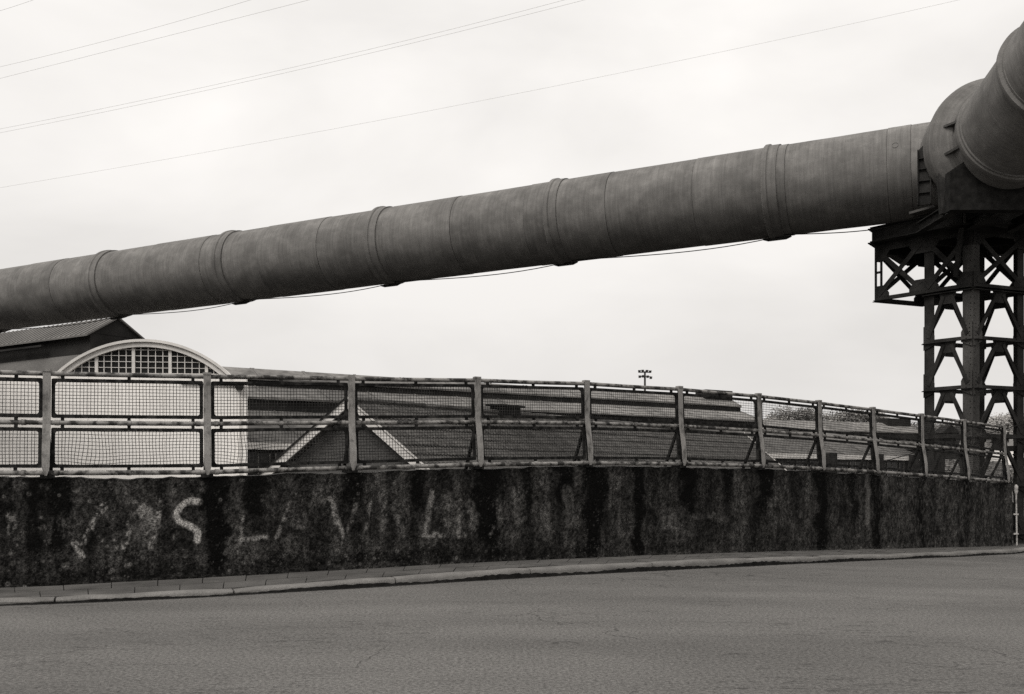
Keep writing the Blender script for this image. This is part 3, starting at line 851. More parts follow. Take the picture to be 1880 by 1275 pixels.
T_END = t_of_px(1760)
seams = [t_front(p) for p in (30, 90, 262, 365, 470, 580, 700, 825, 960, 1110, 1270, 1440, 1628, 1672)]
cuts = [-16.0, -12.1, -8.0, -5.0, -2.2] + seams + [T_END]
for i, (a, b) in enumerate(zip(cuts[:-1], cuts[1:])):
    r = R + (0.012 if i % 2 else 0.0)
    revolved('pipe_section', Q0, AX, [(a + 0.005, r - 0.03), (a + 0.005, r), (a + (b - a) * .25, r), (a + (b - a) * .5, r - random.uniform(0, .006)), (a + (b - a) * .75, r), (b - 0.005, r), (b - 0.005, r - 0.03)], main, uo=random.uniform(0, 40))
revolved('pipe_lining', Q0, AX, [(-16.2, R - .028), (T_END + .5, R - .028)], main)
ring_t = [t_front(p) + 0.1 for p in (160, 390, 670, 998, 1397)]
ring_t = [ring_t[0] - 6.9, ring_t[0] - 13.8] + ring_t
for t in ring_t:
    revolved('ring_joint', Q0, AX, [(t - 0.11, R - .02), (t - 0.11, R + .055), (t - 0.075, R + .085), (t + .03, R + .085), (t + .06, R + .05), (t + .30, R + .045), (t + .31, R - .02)], main, uo=random.uniform(0, 40))
    mb = MB()     # drain lug under the joint
    s_ = AX.cross(UP).normalized()
    c = Q0 + AX * (t + 0.12) - UP * (R + 0.06)
    mb.tube([c - AX * .40, c - AX * .25 - UP * .03, c + AX * .25 - UP * .03, c + AX * .40], [.02, .045, .045, .02], 10)
    mb.build('drain_lug', M['steel'], main, smooth=True)
# small hatch on the side
th = t_front(1643); s_ = AX.cross(UP).normalized()
hp = Q0 + AX * th
hd = (-s_ if s_.y > 0 else s_); hd = (hd * 0.92 + UP * 0.36).normalized()
revolved('hatch', hp + hd * (R - .02), hd, [(0, .085), (.035, .085), (.04, .075), (.015, .07), (.015, 0.001)], main, n=20)

# second limb: comes from the elbow over the road, rising towards the viewer
E0 = Vector((11.95, 23.8, 9.92)); E1 = Vector((11.95, 21.7, 10.5)); BX = (E1 - E0).normalized()
revolved('elbow_bowl', Vector((11.92, 24.0, 9.92)), Vector((0, 1, 0)),
         [(.20, 1.22), (.24, 1.285), (.31, 1.335), (.37, 1.42), (.45, 1.51), (.54, 1.58), (.66, 1.61), (.78, 1.61), (.95, 1.57), (1.3, 1.50), (1.9, 1.36), (2.6, 1.1), (3.1, .75), (3.4, 0.01)], main)
revolved('pipe_section', E0, BX, [(-1.3, R), (0, R), (2.17, R + .004)], main, uo=13)
revolved('pipe_section', E0, BX, [(2.18, R + .015), (7, R + .015)], main, uo=23)
revolved('pipe_section', E0, BX, [(7.0, R), (14, R), (22, R)], main, uo=33)
revolved('ring_joint', E0, BX, [(-.16, R - .02), (-.16, R + .05), (-.10, R + .065), (-.03, R + .06), (0, R + .03), (.05, R + .03), (.08, R - .02)], main, uo=3)
revolved('ring_joint', E0, BX, [(2.04, R - .02), (2.04, R + .09), (2.08, R + .11), (2.16, R + .11), (2.19, R + .03), (2.25, R + .03), (2.26, R - .02)], main, uo=5)
for ang in (168, 196):      # radial fins between the ring and the bowl
    t = math.radians(ang); rad = Vector((math.cos(t), 0, math.sin(t))); tg = Vector((-math.sin(t), 0, math.cos(t)))
    c = Vector((11.93, 0, 9.92)); mb = MB()
    q = [c + rad * r + Vector((0, y, 0)) for r, y in ((1.22, 23.90), (1.22, 24.40), (1.43, 24.40), (1.29, 23.94))]
    mb.hexa([p - tg * .03 for p in q], [p + tg * .03 for p in q]); mb.build('stiffener', M['steel_light'], main)
mb = MB()   # foot of the bowl standing on the platform
fy = Vector((0, .16, 0))
mb.hexa([P(1729, 392, 24.5), P(1739, 392, 24.5), P(1739, 392, 24.5) + fy, P(1729, 392, 24.5) + fy], [P(1723, 312, 24.6), P(1741, 312, 24.5), P(1741, 312, 24.5) + fy, P(1723, 312, 24.6) + fy])
mb.build('bowl_foot', M['steel'], main)
mb = MB(); cx_, cz_ = 11.95, 9.86      # cradle plate under the second limb, run lower and near-black as painted shade
arc = [(cx_ + 1.265 * math.cos(math.radians(t)), cz_ + 1.265 * math.sin(math.radians(t))) for t in range(210, 331, 6)]
arc = [(cx_ - 1.40, cz_ - .84)] + arc + [(cx_ + 1.40, cz_ - .84)]
for (x0, z0), (x1, z1) in zip(arc[:-1], arc[1:]):
    if x1 - x0 < 1e-4: continue
    mb.hexa([(x0, 23.98, 8.08), (x1, 23.98, 8.08), (x1, 24.28, 8.08), (x0, 24.28, 8.08)], [(x0, 23.98, z0), (x1, 23.98, z1), (x1, 24.28, z1), (x0, 24.28, z0)])
mb.build('cradle', M['shade_grime'], main)
for x in (10.75, 11.95, 13.1):         # cantilevers carrying the cradle off the platform
    mb = MB(); mb.ibeam((x, 24.0, 8.22), (x, 26.3, 8.22), .2, .26, .025, .03); mb.build('cradle_beam', M['steel'], main)
# saddle on the pipe flank: stiffened plate standing on the platform
sad = P(1697, 330, 25.25)
mb = MB()
d = Vector((0.75, -0.35, 0)).normalized()
zb0, zt0 = 8.55, 10.22
c0 = Vector((sad.x, sad.y, 0))
for k_, (w0, h1) in enumerate(((-.15, zt0 - .28), (.15, zt0))):
    p = c0 + d * w0
    mb.bar(p + UP * zb0, p + UP * h1, 0.025, 0.16, up=d.cross(UP))
mb.hexa([c0 - d * .15 + UP * zb0, c0 + d * .15 + UP * zb0, c0 + d * .15 + UP * zb0 + Vector((.02, .05, 0)), c0 - d * .15 + UP * zb0 + Vector((.02, .05, 0))],
        [c0 - d * .15 + UP * (zt0 - .28), c0 + d * .15 + UP * zt0, c0 + d * .15 + UP * zt0 + Vector((.02, .05, 0)), c0 - d * .15 + UP * (zt0 - .28) + Vector((.02, .05, 0))])
for h in (8.85, 9.15, 9.45, 9.72):
    mb.bar(c0 - d * .13 + UP * h, c0 + d * .13 + UP * h, 0.12, 0.015)
mb.build('saddle', M['steel'], main)
# cable slung under the pipe from joint to joint
cab = thing('slung_cable', 'thin black cable slung below the big pipe between its ring joints', 'cable')
rt = sorted(ring_t) + [T_END - 1.0]
for a, b in zip(rt[:-1], rt[1:]):
    pts = []
    for i in range(15):
        u = i / 14; t = a + (b - a) * u
        sag = 0.18 * 4 * (u - .1) * (1.05 - u) * (0.45 + .75 * u) if u > .1 else 0
        pts.append(Q0 + AX * t - UP * (R + 0.02 + max(0, sag)) + Vector((0, -.1, 0)))
    mb = MB(); mb.tube(pts, 0.014, 6); mb.build('cable_span', M['blackcable'], cab, smooth=True)

# ------------------------------------------------------------------ riveted steel tower
tower = thing('steel_tower', 'dark riveted lattice tower with a platform carrying the elbow of the pipe', 'tower')
l_ = Vector((-.63, .776, 0)); r_ = Vector((.92, .39, 0))
tN = Vector((12.02, 26.0, 0)); tL = tN + l_ * 1.33; tR = tN + r_ * 1.86; tB = tL + r_ * 1.86
ZLO, ZTR, ZPL = -6.0, 6.67, 8.2
levels = [6.60, 5.30, 4.02, 2.74, 1.46, 0.18, -1.1, -2.4, -3.7, -5.0]
rivets = MB()
def rivet(p, nrm, r=0.020):
    nrm = nrm.normalized(); s = nrm.cross(UP); s = s.normalized() if s.length > .01 else Vector((1, 0, 0)); u = nrm.cross(s)
    o = len(rivets.v)
    for k in range(6):
        t = k * math.pi / 3; rivets.v.append(tuple(p + (s * math.cos(t) + u * math.sin(t)) * r))
    rivets.v.append(tuple(p + nrm * r * .8))
    for k in range(6): rivets.f.append((o + k, o + (k + 1) % 6, o + 6))
def outward(a, b, c):
    d = (b - a).normalized(); n = Vector((d.y, -d.x, 0)); m = (a + b) / 2
    return n if n.dot(m - c) > 0 else -n
tC = (tN + tL + tR + tB) / 4
# legs: angle sections of two riveted plates
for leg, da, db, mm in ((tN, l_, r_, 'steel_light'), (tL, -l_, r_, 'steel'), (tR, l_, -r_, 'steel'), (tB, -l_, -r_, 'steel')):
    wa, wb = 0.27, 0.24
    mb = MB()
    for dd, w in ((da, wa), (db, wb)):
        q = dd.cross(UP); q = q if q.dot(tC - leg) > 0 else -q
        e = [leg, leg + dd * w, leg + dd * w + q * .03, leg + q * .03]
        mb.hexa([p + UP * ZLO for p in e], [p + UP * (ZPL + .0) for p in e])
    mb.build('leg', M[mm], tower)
for a, b in ((tN, tL), (tN, tR), (tL, tB), (tR, tB)):
    n = outward(a, b, tC); d = (b - a).normalized(); W = (b - a).length
    for i, z in enumerate(levels):
        near = (a == tN)
        mb = MB()
        mb.bar(a + UP * z + n * .012, b + UP * z + n * .012, .02, .10)
        mb.bar(a + UP * (z - .045) + n * .06, b + UP * (z - .045) + n * .06, .10, .016)
        mb.build('strut', M['steel'], tower)
        if i + 1 < len(levels):
            z2 = levels[i + 1]; m = (a + b) / 2
            gw, gh = .24, .34
            mb = MB(); g0 = m + n * .03
            quad = [g0 - d * gw + UP * (z - .02), g0 + d * gw + UP * (z - .02), g0 + d * gw * .62 + UP * (z - gh), g0 - d * gw * .62 + UP * (z - gh)]
            mb.hexa(quad, [p - n * .02 for p in quad]); mb.build('gusset', M['steel'], tower)
            for sg, end in ((-1, a), (1, b)):
                p0 = m + d * sg * gw * .45 + UP * (z - .12) + n * .045
                p1 = end + (-d * sg) * .13 + UP * (z2 + .10) + n * .045
                mb = MB()
                side = n
                mb.bar(p0, p1, .10, .014, up=n)
                mb.bar(p0 - n * .05, p1 - n * .05, .014, .09, up=n)
                mb.build('diagonal', M['steel'], tower)
                gq = [end + UP * (z2 - .22), end - d * sg * .30 + UP * (z2 - .10), end - d * sg * .30 + UP * (z2 + .16), end - d * sg * .16 + UP * (z2 + .42), end + UP * (z2 + .42)]
                mb = MB(); vv_ = [p + n * .034 for p in gq] + [p + n * .015 for p in gq]
                k = 5
                mb.add(vv_, [tuple(range(k)), tuple(reversed(range(k, 2 * k)))] + [(j, (j + 1) % k, k + (j + 1) % k, k + j) for j in range(k)])
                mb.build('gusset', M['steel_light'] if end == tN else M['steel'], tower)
                if n.y < 0.3:
                    for j in range(6):
                        rivet(end - d * sg * .07 + UP * (z2 - .16 + j * .105) + n * .036, n)
                        rivet(end - d * sg * .16 + UP * (z2 - .10 + j * .085) + n * .036, n)
    if n.y < 0.3:
        for i in range(60): rivet(a + d * .06 + UP * (-1 + i * .16) + n * .006, n, .016)
# cantilevered box truss under the platform
cC = tL + l_ * 1.44
cD = cC + r_ * 1.86
faces_ = [(cC, tL), (tL, tN), (tN, tR), (cC, cD), (cD, tB), (tB, tR), (tL, tB)]
for a, b in faces_:
    n = outward(a, b, (tC + cC) / 2); d = (b - a).normalized()
    mb = MB()
    mb.bar(a + UP * ZTR + n * .02, b + UP * ZTR + n * .02, .03, .11)
    mb.bar(a + UP * (ZTR - .05) + n * .07, b + UP * (ZTR - .05) + n * .07, .13, .018)
    mb.build('chord', M['steel'], tower)
    mb = MB(); mb.bar(a + UP * (ZPL - .08) + n * .02, b + UP * (ZPL - .08) + n * .02, .03, .26); mb.build('chord', M['steel'], tower)
    for (z0, z1) in ((ZTR + .1, ZPL - .2), (ZPL - .2, ZTR + .1)):
        mb = MB()
        p0, p1 = a + d * .10 + UP * z0, b - d * .10 + UP * z1
        off = .045 if z0 < z1 else .03
        mb.bar(p0 + n * off, p1 + n * off, .13, .016, up=n); mb.bar(p0 + n * (off - .05), p1 + n * (off - .05), .016, .08, up=n)
        mb.build('diagonal', M['steel'], tower)
    for e, sg in ((a, 1), (b, -1)):
        for zc in (ZTR + .02, ZPL - .12):
            s2 = 1 if zc < 7.3 else -1
            gq = [e + UP * (zc - s2 * .05), e + d * sg * .42 + UP * (zc - s2 * .05), e + d * sg * .42 + UP * (zc + s2 * .12), e + d * sg * .25 + UP * (zc + s2 * .34), e + UP * (zc + s2 * .34)]
            mb = MB(); vv_ = [p + n * .036 for p in gq] + [p + n * .018 for p in gq]; k = 5
            mb.add(vv_, [tuple(range(k)), tuple(reversed(range(k, 2 * k)))] + [(j, (j + 1) % k, k + (j + 1) % k, k + j) for j in range(k)])
            mb.build('gusset', M['steel'], tower)
            if n.y < .3:
                for j in range(5): rivet(e + d * sg * (.06 + j * .08) + UP * (zc + s2 * .03) + n * .038, n); rivet(e + d * sg * (.05 + j * .045) + UP * (zc + s2 * (.26 - j * .03)) + n * .038, n)
for e in (cC, cD):
    mb = MB()
    for w in (0.0, 0.17):
        p = e - l_ * w
        mb.bar(p + UP * (ZTR - .05), p + UP * ZPL, .06, .05)
    for h in (.1, .75, 1.4): mb.bar(e + UP * (ZTR + h), e - l_ * .17 + UP * (ZTR + h), .04, .06)
    mb.build('leg', M['steel'], tower)
# raking bracket to the platform's near corner
K = Vector((11.7, 25.9, 0)); KL = Vector((10.08, 27.88, 0)); KR = Vector((15.2, 25.9, 0))
mb = MB(); mb.bar(tN - r_ * .0 + l_ * .45 + UP * (ZTR + .25) + Vector((-.05, -.1, 0)), K + UP * 8.15 + Vector((0, .05, 0)), .14, .05, up=r_); mb.build('bracket', M['steel'], tower)
# platform beams
zc = 8.41
back = Vector((2.1, 2.9, 0))
for a, b in ((KL, K), (K, KR), (KL, KL + back), (KR, KR + Vector((0, 3.0, 0))), (KL + back, KR + Vector((0, 3.0, 0)))):
    mb = MB(); dd = (b - a).normalized()
    mb.ibeam(a + UP * zc + (dd * .003), b + UP * zc, .26, .42, .028, .03)
    mb.build('platform_beam', M['steel'], tower)
mb = MB(); mb.bar(K + UP * (zc - .19) + Vector((.0, -.13, 0)), K + UP * (zc + .19) + Vector((.0, -.13, 0)), .03, .05, up=(1, 0, 0)); mb.build('beam_stiffener', M['steel_light'], tower)
mb = MB(); dk = [KL + UP * 8.64, K + UP * 8.64, KR + UP * 8.64, KR + Vector((0, 3, 8.64)), KL + back + UP * 8.64]
o = mb.add(dk + [p - UP * .02 for p in dk], [(0, 1, 2, 3, 4), (9, 8, 7, 6, 5)] + [(j, (j + 1) % 5, 5 + (j + 1) % 5, 5 + j) for j in range(5)])
mb.build('platform_deck', M['steel'], tower)
# second tier of beams and stub columns under the elbow
mb = MB(); mb.ibeam(Vector((11.75, 25.0, 8.86)) + Vector((.55, .9, 0)), Vector((15.0, 25.9, 8.86)), .22, .36, .025, .03); mb.build('platform_beam', M['steel'], tower)
for x, y in ((11.62, 25.95), (12.1, 26.4)):
    mb = MB(); mb.ibeam((x, y, 8.6), (x + .001, y, 9.32), .22, .22, .02, .02)
    mb.bar((x - .16, y, 8.97), (x + .22, y, 8.97), .26, .03); mb.bar((x - .16, y, 9.31), (x + .22, y, 9.31), .26, .03)
    mb.build('stub_column', M['steel'], tower)
mb = MB(); mb.bar(P(1675, 393, 26.2), P(1722, 380, 25.6), .3, .06); mb.build('saddle_plate', M['steel_light'], tower)
tag(rivets.build('rivets', M['steel'], tower), kind='stuff')
# low cross beam at the far leg, seen past the fence end
mb = MB(); mb.bar(tR + UP * 2.42 + Vector((-.4, .1, 0)), tR + UP * 2.42 + Vector((2.2, .1, 0)), .14, .14)
mb.bar(tR + UP * 2.3 + Vector((-.2, .1, 0)), tR + UP * .6 + Vector((1.6, .1, 0)), .12, .12); mb.build('cross_beam', M['steel'], tower)

# ------------------------------------------------------------------ white hall with arched front
hall = thing('arched_hall', 'white rendered hall with a segmental arch window and dark barrel roof', 'hall')
fa, fb = P(-90, 880, 48.55), P(453, 880, 50.0); fa.z = fb.z = 0
fd = (fb - fa).normalized(); fn = Vector((fd.y, -fd.x, 0))       # towards the viewer
A_ = Vector((-.84, .54, 0))
cc = P(266, 880, 49.45); cc.z = 0
cc = fa + fd * ((cc - fa).dot(fd))
half, spring, rise = 4.15, 6.80, 1.69
Rad = (half ** 2 + rise ** 2) / (2 * rise)
def archz(x, dr=0.0):
    rr = Rad + dr
    return spring + rise - Rad + math.sqrt(max(0.0, rr * rr - x * x))
Lw, Rw = -(cc - fa).length, (fb - cc).length
def fp(x, z, out=0.0): return cc + fd * x + fn * out + UP * z
mb = MB()                       # front wall below the window
SILL = 6.78
mb.hexa([fp(Lw, -6.2, .15), fp(Rw, -6.2, .15), fp(Rw, -6.2, -.25), fp(Lw, -6.2, -.25)], [fp(Lw, SILL, .15), fp(Rw, SILL, .15), fp(Rw, SILL, -.25), fp(Lw, SILL, -.25)])
mb.build('front_wall', M['white'], hall)
def arch_strip(r0, r1, o0, o1, name, mat, xlim):
    mb = MB(); v = []; n = 48
    aa = math.asin(min(.999, xlim / Rad))
    for i in range(n + 1):
        t = -aa + 2 * aa * i / n
        for r, o in ((r0, o0), (r1, o0), (r1, o1), (r0, o1)):
            v.append(fp(math.sin(t) * (Rad + r), spring + rise - Rad + math.cos(t) * (Rad + r), o))
    f = []
    for i in range(n):
        for j in range(4):
            j2 = (j + 1) % 4; f.append((i * 4 + j, (i + 1) * 4 + j, (i + 1) * 4 + j2, i * 4 + j2))
    f += [(0, 1, 2, 3), tuple(n * 4 + j for j in (3, 2, 1, 0))]
    mb.add(v, f); return mb.build(name, mat, hall, smooth=False)
arch_strip(-.34, -.10, -.2, .16, 'arch_ring', M['ring'], half)
arch_strip(-.10, .03, -.3, .26, 'arch_moulding', M['ring'], half + .05)
win = None
mb = MB()
zs = SILL + .05
r_in = -.34
hw = math.sqrt((Rad + r_in) ** 2 - (zs - (spring + rise - Rad)) ** 2)
pitch_x, pitch_z = .353, .295
n0 = int(hw / pitch_x)
majors = [-2.32, -.52, 1.28, 3.02]
# window frame = sill bar; panes and bars are its pieces
mb.hexa([fp(-hw, zs - .05, .06), fp(hw, zs - .05, .06), fp(hw, zs - .05, -.1), fp(-hw, zs - .05, -.1)], [fp(-hw, zs + .03, .06), fp(hw, zs + .03, .06), fp(hw, zs + .03, -.1), fp(-hw, zs + .03, -.1)])
win = mb.build('arched_window', M['bar'], hall)
xsb = [-hw]
x = majors[0] - 5 * pitch_x
cols = []
x = majors[0]
while x > -hw: x -= pitch_x
x += pitch_x
while x < hw:
    cols.append(x); x += pitch_x
def inz(x): return spring + rise - Rad + math.sqrt(max(0, (Rad + r_in) ** 2 - x * x))
for i, x in enumerate(cols):
    top = inz(x)
    if top - zs < .08: continue
    big = min(abs(x - m_) for m_ in majors) < pitch_x * .5
    w = .075 if big else .017
    mb = MB(); mb.hexa([fp(x - w, zs, .05 if big else .02), fp(x + w, zs, .05 if big else .02), fp(x + w, zs, -.05), fp(x - w, zs, -.05)],
                       [fp(x - w, top, .05 if big else .02), fp(x + w, top, .05 if big else .02), fp(x + w, top, -.05), fp(x - w, top, -.05)])
    mb.build('mullion' if big else 'glazing_bar', M['bar'], win)
rowz = [zs + pitch_z * k for k in range(1, 7)]
for z in rowz:
    k = (Rad + r_in) ** 2 - (z - (spring + rise - Rad)) ** 2
    if k <= 0: continue
    hx = math.sqrt(k)
    mb = MB(); mb.hexa([fp(-hx, z - .014, .015), fp(hx, z - .014, .015), fp(hx, z - .014, -.04), fp(-hx, z - .014, -.04)], [fp(-hx, z + .014, .015), fp(hx, z + .014, .015), fp(hx, z + .014, -.04), fp(-hx, z + .014, -.04)])
    mb.build('glazing_bar', M['bar'], win)
xe = [-hw] + cols + [hw]
for x0, x1 in zip(xe[:-1], xe[1:]):
    for z0 in [zs] + rowz:
        z1 = z0 + pitch_z
        t0, t1 = min(z1, inz(x0 + .02)), min(z1, inz(x1 - .02))
        if max(t0, t1) - z0 < .06: continue
        t0, t1 = max(t0, z0 + .002), max(t1, z0 + .002)
        dep = -.055 + random.uniform(-.008, .008); tl = random.uniform(-.006, .006)
        mb = MB(); mb.hexa([fp(x0, z0, dep), fp(x1, z0, dep + tl), fp(x1, z0, dep - .02), fp(x0, z0, dep - .02)], [fp(x0, t0, dep), fp(x1, t1, dep + tl), fp(x1, t1, dep - .02), fp(x0, t0, dep - .02)])
        mb.build('pane', M['glass'], win)
# dark interior behind the panes
mb = MB(); v = [fp(-hw - .05, zs - .1, -.3)]; n = 30
arc = [fp(-hw + 2 * hw * i / n, inz(-hw + 2 * hw * i / n) + .02, -.32) for i in range(n + 1)]
mb.add(arc, [tuple(range(n + 1))]); mb.build('window_back', M['glass'], hall)
# barrel roof
mb = MB(); v = []; n = 32; aa = math.asin(half / Rad)
for i in range(n + 1):
    t = -aa + 2 * aa * i / n
    p = fp(math.sin(t) * Rad, spring + rise - Rad + math.cos(t) * Rad, -.28)
    v += [p, p + A_ * 34]
mb.add(v, [(2 * i, 2 * i + 1, 2 * i + 3, 2 * i + 2) for i in range(n)])
mb.build('barrel_roof', M['vault'], hall, smooth=True)
# flat aisle roofs beside the vault, side wall, gutter hopper and downpipe
mb = MB(); q = [fp(Lw, SILL - .05, -.26), fp(Rw, SILL - .05, -.26)]
mb.hexa([q[0] - UP * .1, q[1] - UP * .1, q[1] + A_ * 34 - UP * .1, q[0] + A_ * 34 - UP * .1], [q[0], q[1], q[1] + A_ * 34, q[0] + A_ * 34]); mb.build('flat_roof', M['vault'], hall)
mb = MB(); q = [fp(Rw, 0, -.27), fp(Rw - .4, 0, -.27)]
mb.hexa([p - UP * 6.2 for p in (q[0], q[0] + A_ * 34, q[1] + A_ * 34, q[1])], [p + UP * (SILL - .16) for p in (q[0], q[0] + A_ * 34, q[1] + A_ * 34, q[1])]); mb.build('side_wall', M['white'], hall)
mb = MB(); h0 = fp(Rw - .32, 6.25, .30)
mb.hexa([h0 + fd * a - UP * .2 + fn * b for a, b in ((-.14, .12), (.14, .12), (.14, -.12), (-.14, -.12))], [h0 + fd * a * 1.6 + UP * .12 + fn * b for a, b in ((-.14, .15), (.14, .15), (.14, -.12), (-.14, -.12))])
mb.build('hopper', M['darkwall'], hall)
mb = MB(); mb.tube([fp(Rw - .32, 6.05, .28), fp(Rw - .30, 5.2, .24), fp(Rw - .33, -6, .24)], .035, 8); mb.build('downpipe', M['bar'], hall)
mb = MB(); mb.bar(fp(Rw - 3.2, 6.38, .2), fp(Rw - .4, 6.28, .2), .1, .05); mb.build('gutter', M['darkwall'], hall)
# vertical cladding joints on the white front
for k in range(int((Rw - Lw) / 1.22)):
    x = Lw + .35 + k * 1.22
    mb = MB(); mb.bar(fp(x, -6, .155), fp(x, SILL - .05, .155), .05, .014, up=fn); mb.build('cover_strip', M['white'], hall)

# lantern roof above the vault
lan = thing('roof_lantern', 'dark gabled roof lantern with ribbed sheet roof riding on the barrel roof', 'roof lantern')
B_ = Vector((.54, .84, 0)); lq = Vector((-20.1, 50.75, 0)); zr, ze, w = 9.86, 8.88, 1.62
LEN = 26
def lpnt(d, s, z): return lq + A_ * d + B_ * s + UP * z
for sg, nm in ((-1, 'roof_slope'), (1, 'roof_slope')):
    ov = 1.12
    mb = MB(); t = UP * .09
    q = [lpnt(-.15, 0, zr), lpnt(LEN, 0, zr), lpnt(LEN, sg * w * ov, zr - (zr - ze) * ov), lpnt(-.15, sg * w * ov, zr - (zr - ze) * ov)]
    mb.hexa([p - t for p in q], q); sl = mb.build(nm, M['lantern'], lan)
    if sg < 0:
        for k in range(int(LEN / .42)):
            d0 = k * .42
            mb = MB(); mb.bar(lpnt(d0, 0, zr + .02), lpnt(d0, sg * w * ov, zr - (zr - ze) * ov + .02), .045, .035); mb.build('seam_rib', M['lantern'], sl)
mb = MB(); mb.add([lpnt(0, -w, ze), lpnt(0, w, ze), lpnt(0, 0, zr - .05), lpnt(.2, -w, ze), lpnt(.2, w, ze), lpnt(.2, 0, zr - .05)], [(0, 1, 2), (5, 4, 3), (0, 3, 4, 1), (1, 4, 5, 2), (2, 5, 3, 0)]); mb.build('gable', M['darkwall'], lan)
for sg in (-1, 1):
    mb = MB(); ww = w - .12
    mb.hexa([lpnt(0.03, sg * ww, 7.0), lpnt(LEN, sg * ww, 7.0), lpnt(LEN, sg * (ww - .12), 7.0), lpnt(.03, sg * (ww - .12), 7.0)], [lpnt(.03, sg * ww, ze - .02), lpnt(LEN, sg * ww, ze - .02), lpnt(LEN, sg * (ww - .12), ze - .02), lpnt(.03, sg * (ww - .12), ze - .02)])
    mb.build('lantern_wall', M['darkwall'], lan)
mb = MB(); mb.hexa([lpnt(.02, -w + .1, 7.0), lpnt(.02, w - .1, 7.0), lpnt(.15, w - .1, 7.0), lpnt(.15, -w + .1, 7.0)], [lpnt(.02, -w + .1, ze), lpnt(.02, w - .1, ze), lpnt(.15, w - .1, ze), lpnt(.15, -w + .1, ze)]); mb.build('lantern_wall', M['darkwall'], lan)
mb = MB(); mb.bar(lpnt(3.5, -w - .25, 8.42), lpnt(LEN, -w - .25, 8.42), .18, .10); mb.build('gutter', M['clerestory'], lan)

# ------------------------------------------------------------------ long stepped workshop sheds
S_ = Vector((.833, .553, 0)); SN = Vector((.553, -.833, 0))
def shed(root, O, prof, s0, s1, s1_low=None):
    """prof: list of (kind, d0, z0, d1, z1); d towards the viewer from the ridge line"""
    for i, (nm, mat, d0, z0, d1, z1, a, b) in enumerate(prof):
        t = Vector((0, 0, .12))
        q = [O + S_ * a + SN * d0 + UP * z0, O + S_ * b + SN * d0 + UP * z0, O + S_ * b + SN * d1 + UP * z1, O + S_ * a + SN * d1 + UP * z1]
        mb = MB()
        if abs(d1 - d0) < .05:
            mb.hexa([p - SN * .2 for p in q], q)
        else:
            mb.hexa([p - t for p in q], q)
        po = mb.build(nm, M[mat], root)
        if nm == 'roof_slope':
            n = int((b - a) / 3.3)
            for k in range(n + 1):
                s_ = a + (b - a) * (k + random.uniform(-.1, .1)) / n
                s_ = min(max(s_, a + .05), b - .05)
                mb = MB(); mb.bar(O + S_ * s_ + SN * d0 + UP * (z0 + .01), O + S_ * s_ + SN * d1 + UP * (z1 + .01), .12, .05); mb.build('lap_seam', M[mat], po)
O1 = Vector((17.92, 82.0, 0))
shed1 = thing('long_workshop', 'long stepped workshop with sooty clerestory and streaked roofs behind the gabled house', 'workshop')
z_r = 8.24
shed(shed1, O1, [
    ('roof_slope', 'shed', -2.2, z_r - 1.1, 0.0, z_r, -43.5, -.3),
    ('roof_slope', 'shed', 0.0, z_r, 1.30, 7.55, -43.5, 0.0),
    ('clerestory', 'clerestory', 1.2, 7.50, 1.2, 7.0, -43.5, -.02),
    ('roof_slope', 'shed', 1.2, 7.08, 3.45, 6.25, -43.5, 0.1),
    ('clerestory', 'clerestory', 3.3, 6.2, 3.3, 5.45, -43.5, 0.05),
    ('roof_slope', 'shed_lower', 3.3, 5.5, 8.0, 3.52, -43.2, 14.0),
    ('eave_board', 'ring', 8.02, 3.50, 8.02, 3.14, -43.2, 14.0),
    ('window_wall', 'darkwall', 7.8, 3.2, 7.8, -6.2, -43.2, 13.9)], 0, 0)
# end gable walls of the upper stages
mb = MB()
for poly in ([(-2.2, z_r - 1.2), (0, z_r - .1), (1.2, 7.5), (1.2, 7.0), (3.3, 6.15), (3.3, 5.4), (-2.2, 5.4)],):
    a = [O1 + S_ * (-.25) + SN * d + UP * z for d, z in poly]; b = [p - S_ * .2 for p in a]; k = len(poly)
    mb.add(a + b, [tuple(range(k)), tuple(reversed(range(k, 2 * k)))] + [(j, (j + 1) % k, k + (j + 1) % k, k + j) for j in range(k)])
mb.build('gable', M['clerestory'], shed1)
# raised monitor at the gable end and a stack of ventilators on the ridge
mb = MB(); q = O1 + S_ * (-3.2)
mb.hexa([q + SN * a + S_ * b + UP * (z_r - .5) for a, b in ((.5, 0), (.5, 3.0), (-.7, 3.0), (-.7, 0))], [q + SN * a + S_ * b + UP * (z_r + .55) for a, b in ((.5, 0), (.5, 3.0), (-.7, 3.0), (-.7, 0))]); mb.build('ridge_monitor', M['clerestory'], shed1)
# window bays in the low wall
proto = None
for k in range(36):
    s_ = -42.6 + k * 1.56
    if s_ > 13.2: break
    c = O1 + S_ * s_ + SN * 7.83 + UP * 2.0
    if proto is None:
        mb = MB(); mb.hexa([S_ * -.62 + UP * -.95 + SN * b for b in (0, .03)] + [S_ * .62 + UP * -.95 + SN * .03, S_ * .62 + UP * -.95], [S_ * -.62 + UP * .95 + SN * b for b in (0, .03)] + [S_ * .62 + UP * .95 + SN * .03, S_ * .62 + UP * .95])
        proto = mb.build('window', M['glass'], shed1); wm = proto.data
        mb = MB()
        for x in (-.62, 0, .62): mb.bar(S_ * x + UP * -.95 + SN * .05, S_ * x + UP * .95 + SN * .05, .05, .04, up=SN)
        for z in (-.3, .35): mb.bar(S_ * -.62 + UP * z + SN * .05, S_ * .62 + UP * z + SN * .05, .03, .04, up=SN)
        fo = mb.build('window_frame', M['dullframe'], proto); fm = fo.data
        proto.location = c
    else:
        wo = link('window', wm, shed1); wo.location = c
        link('window_frame', fm, wo)
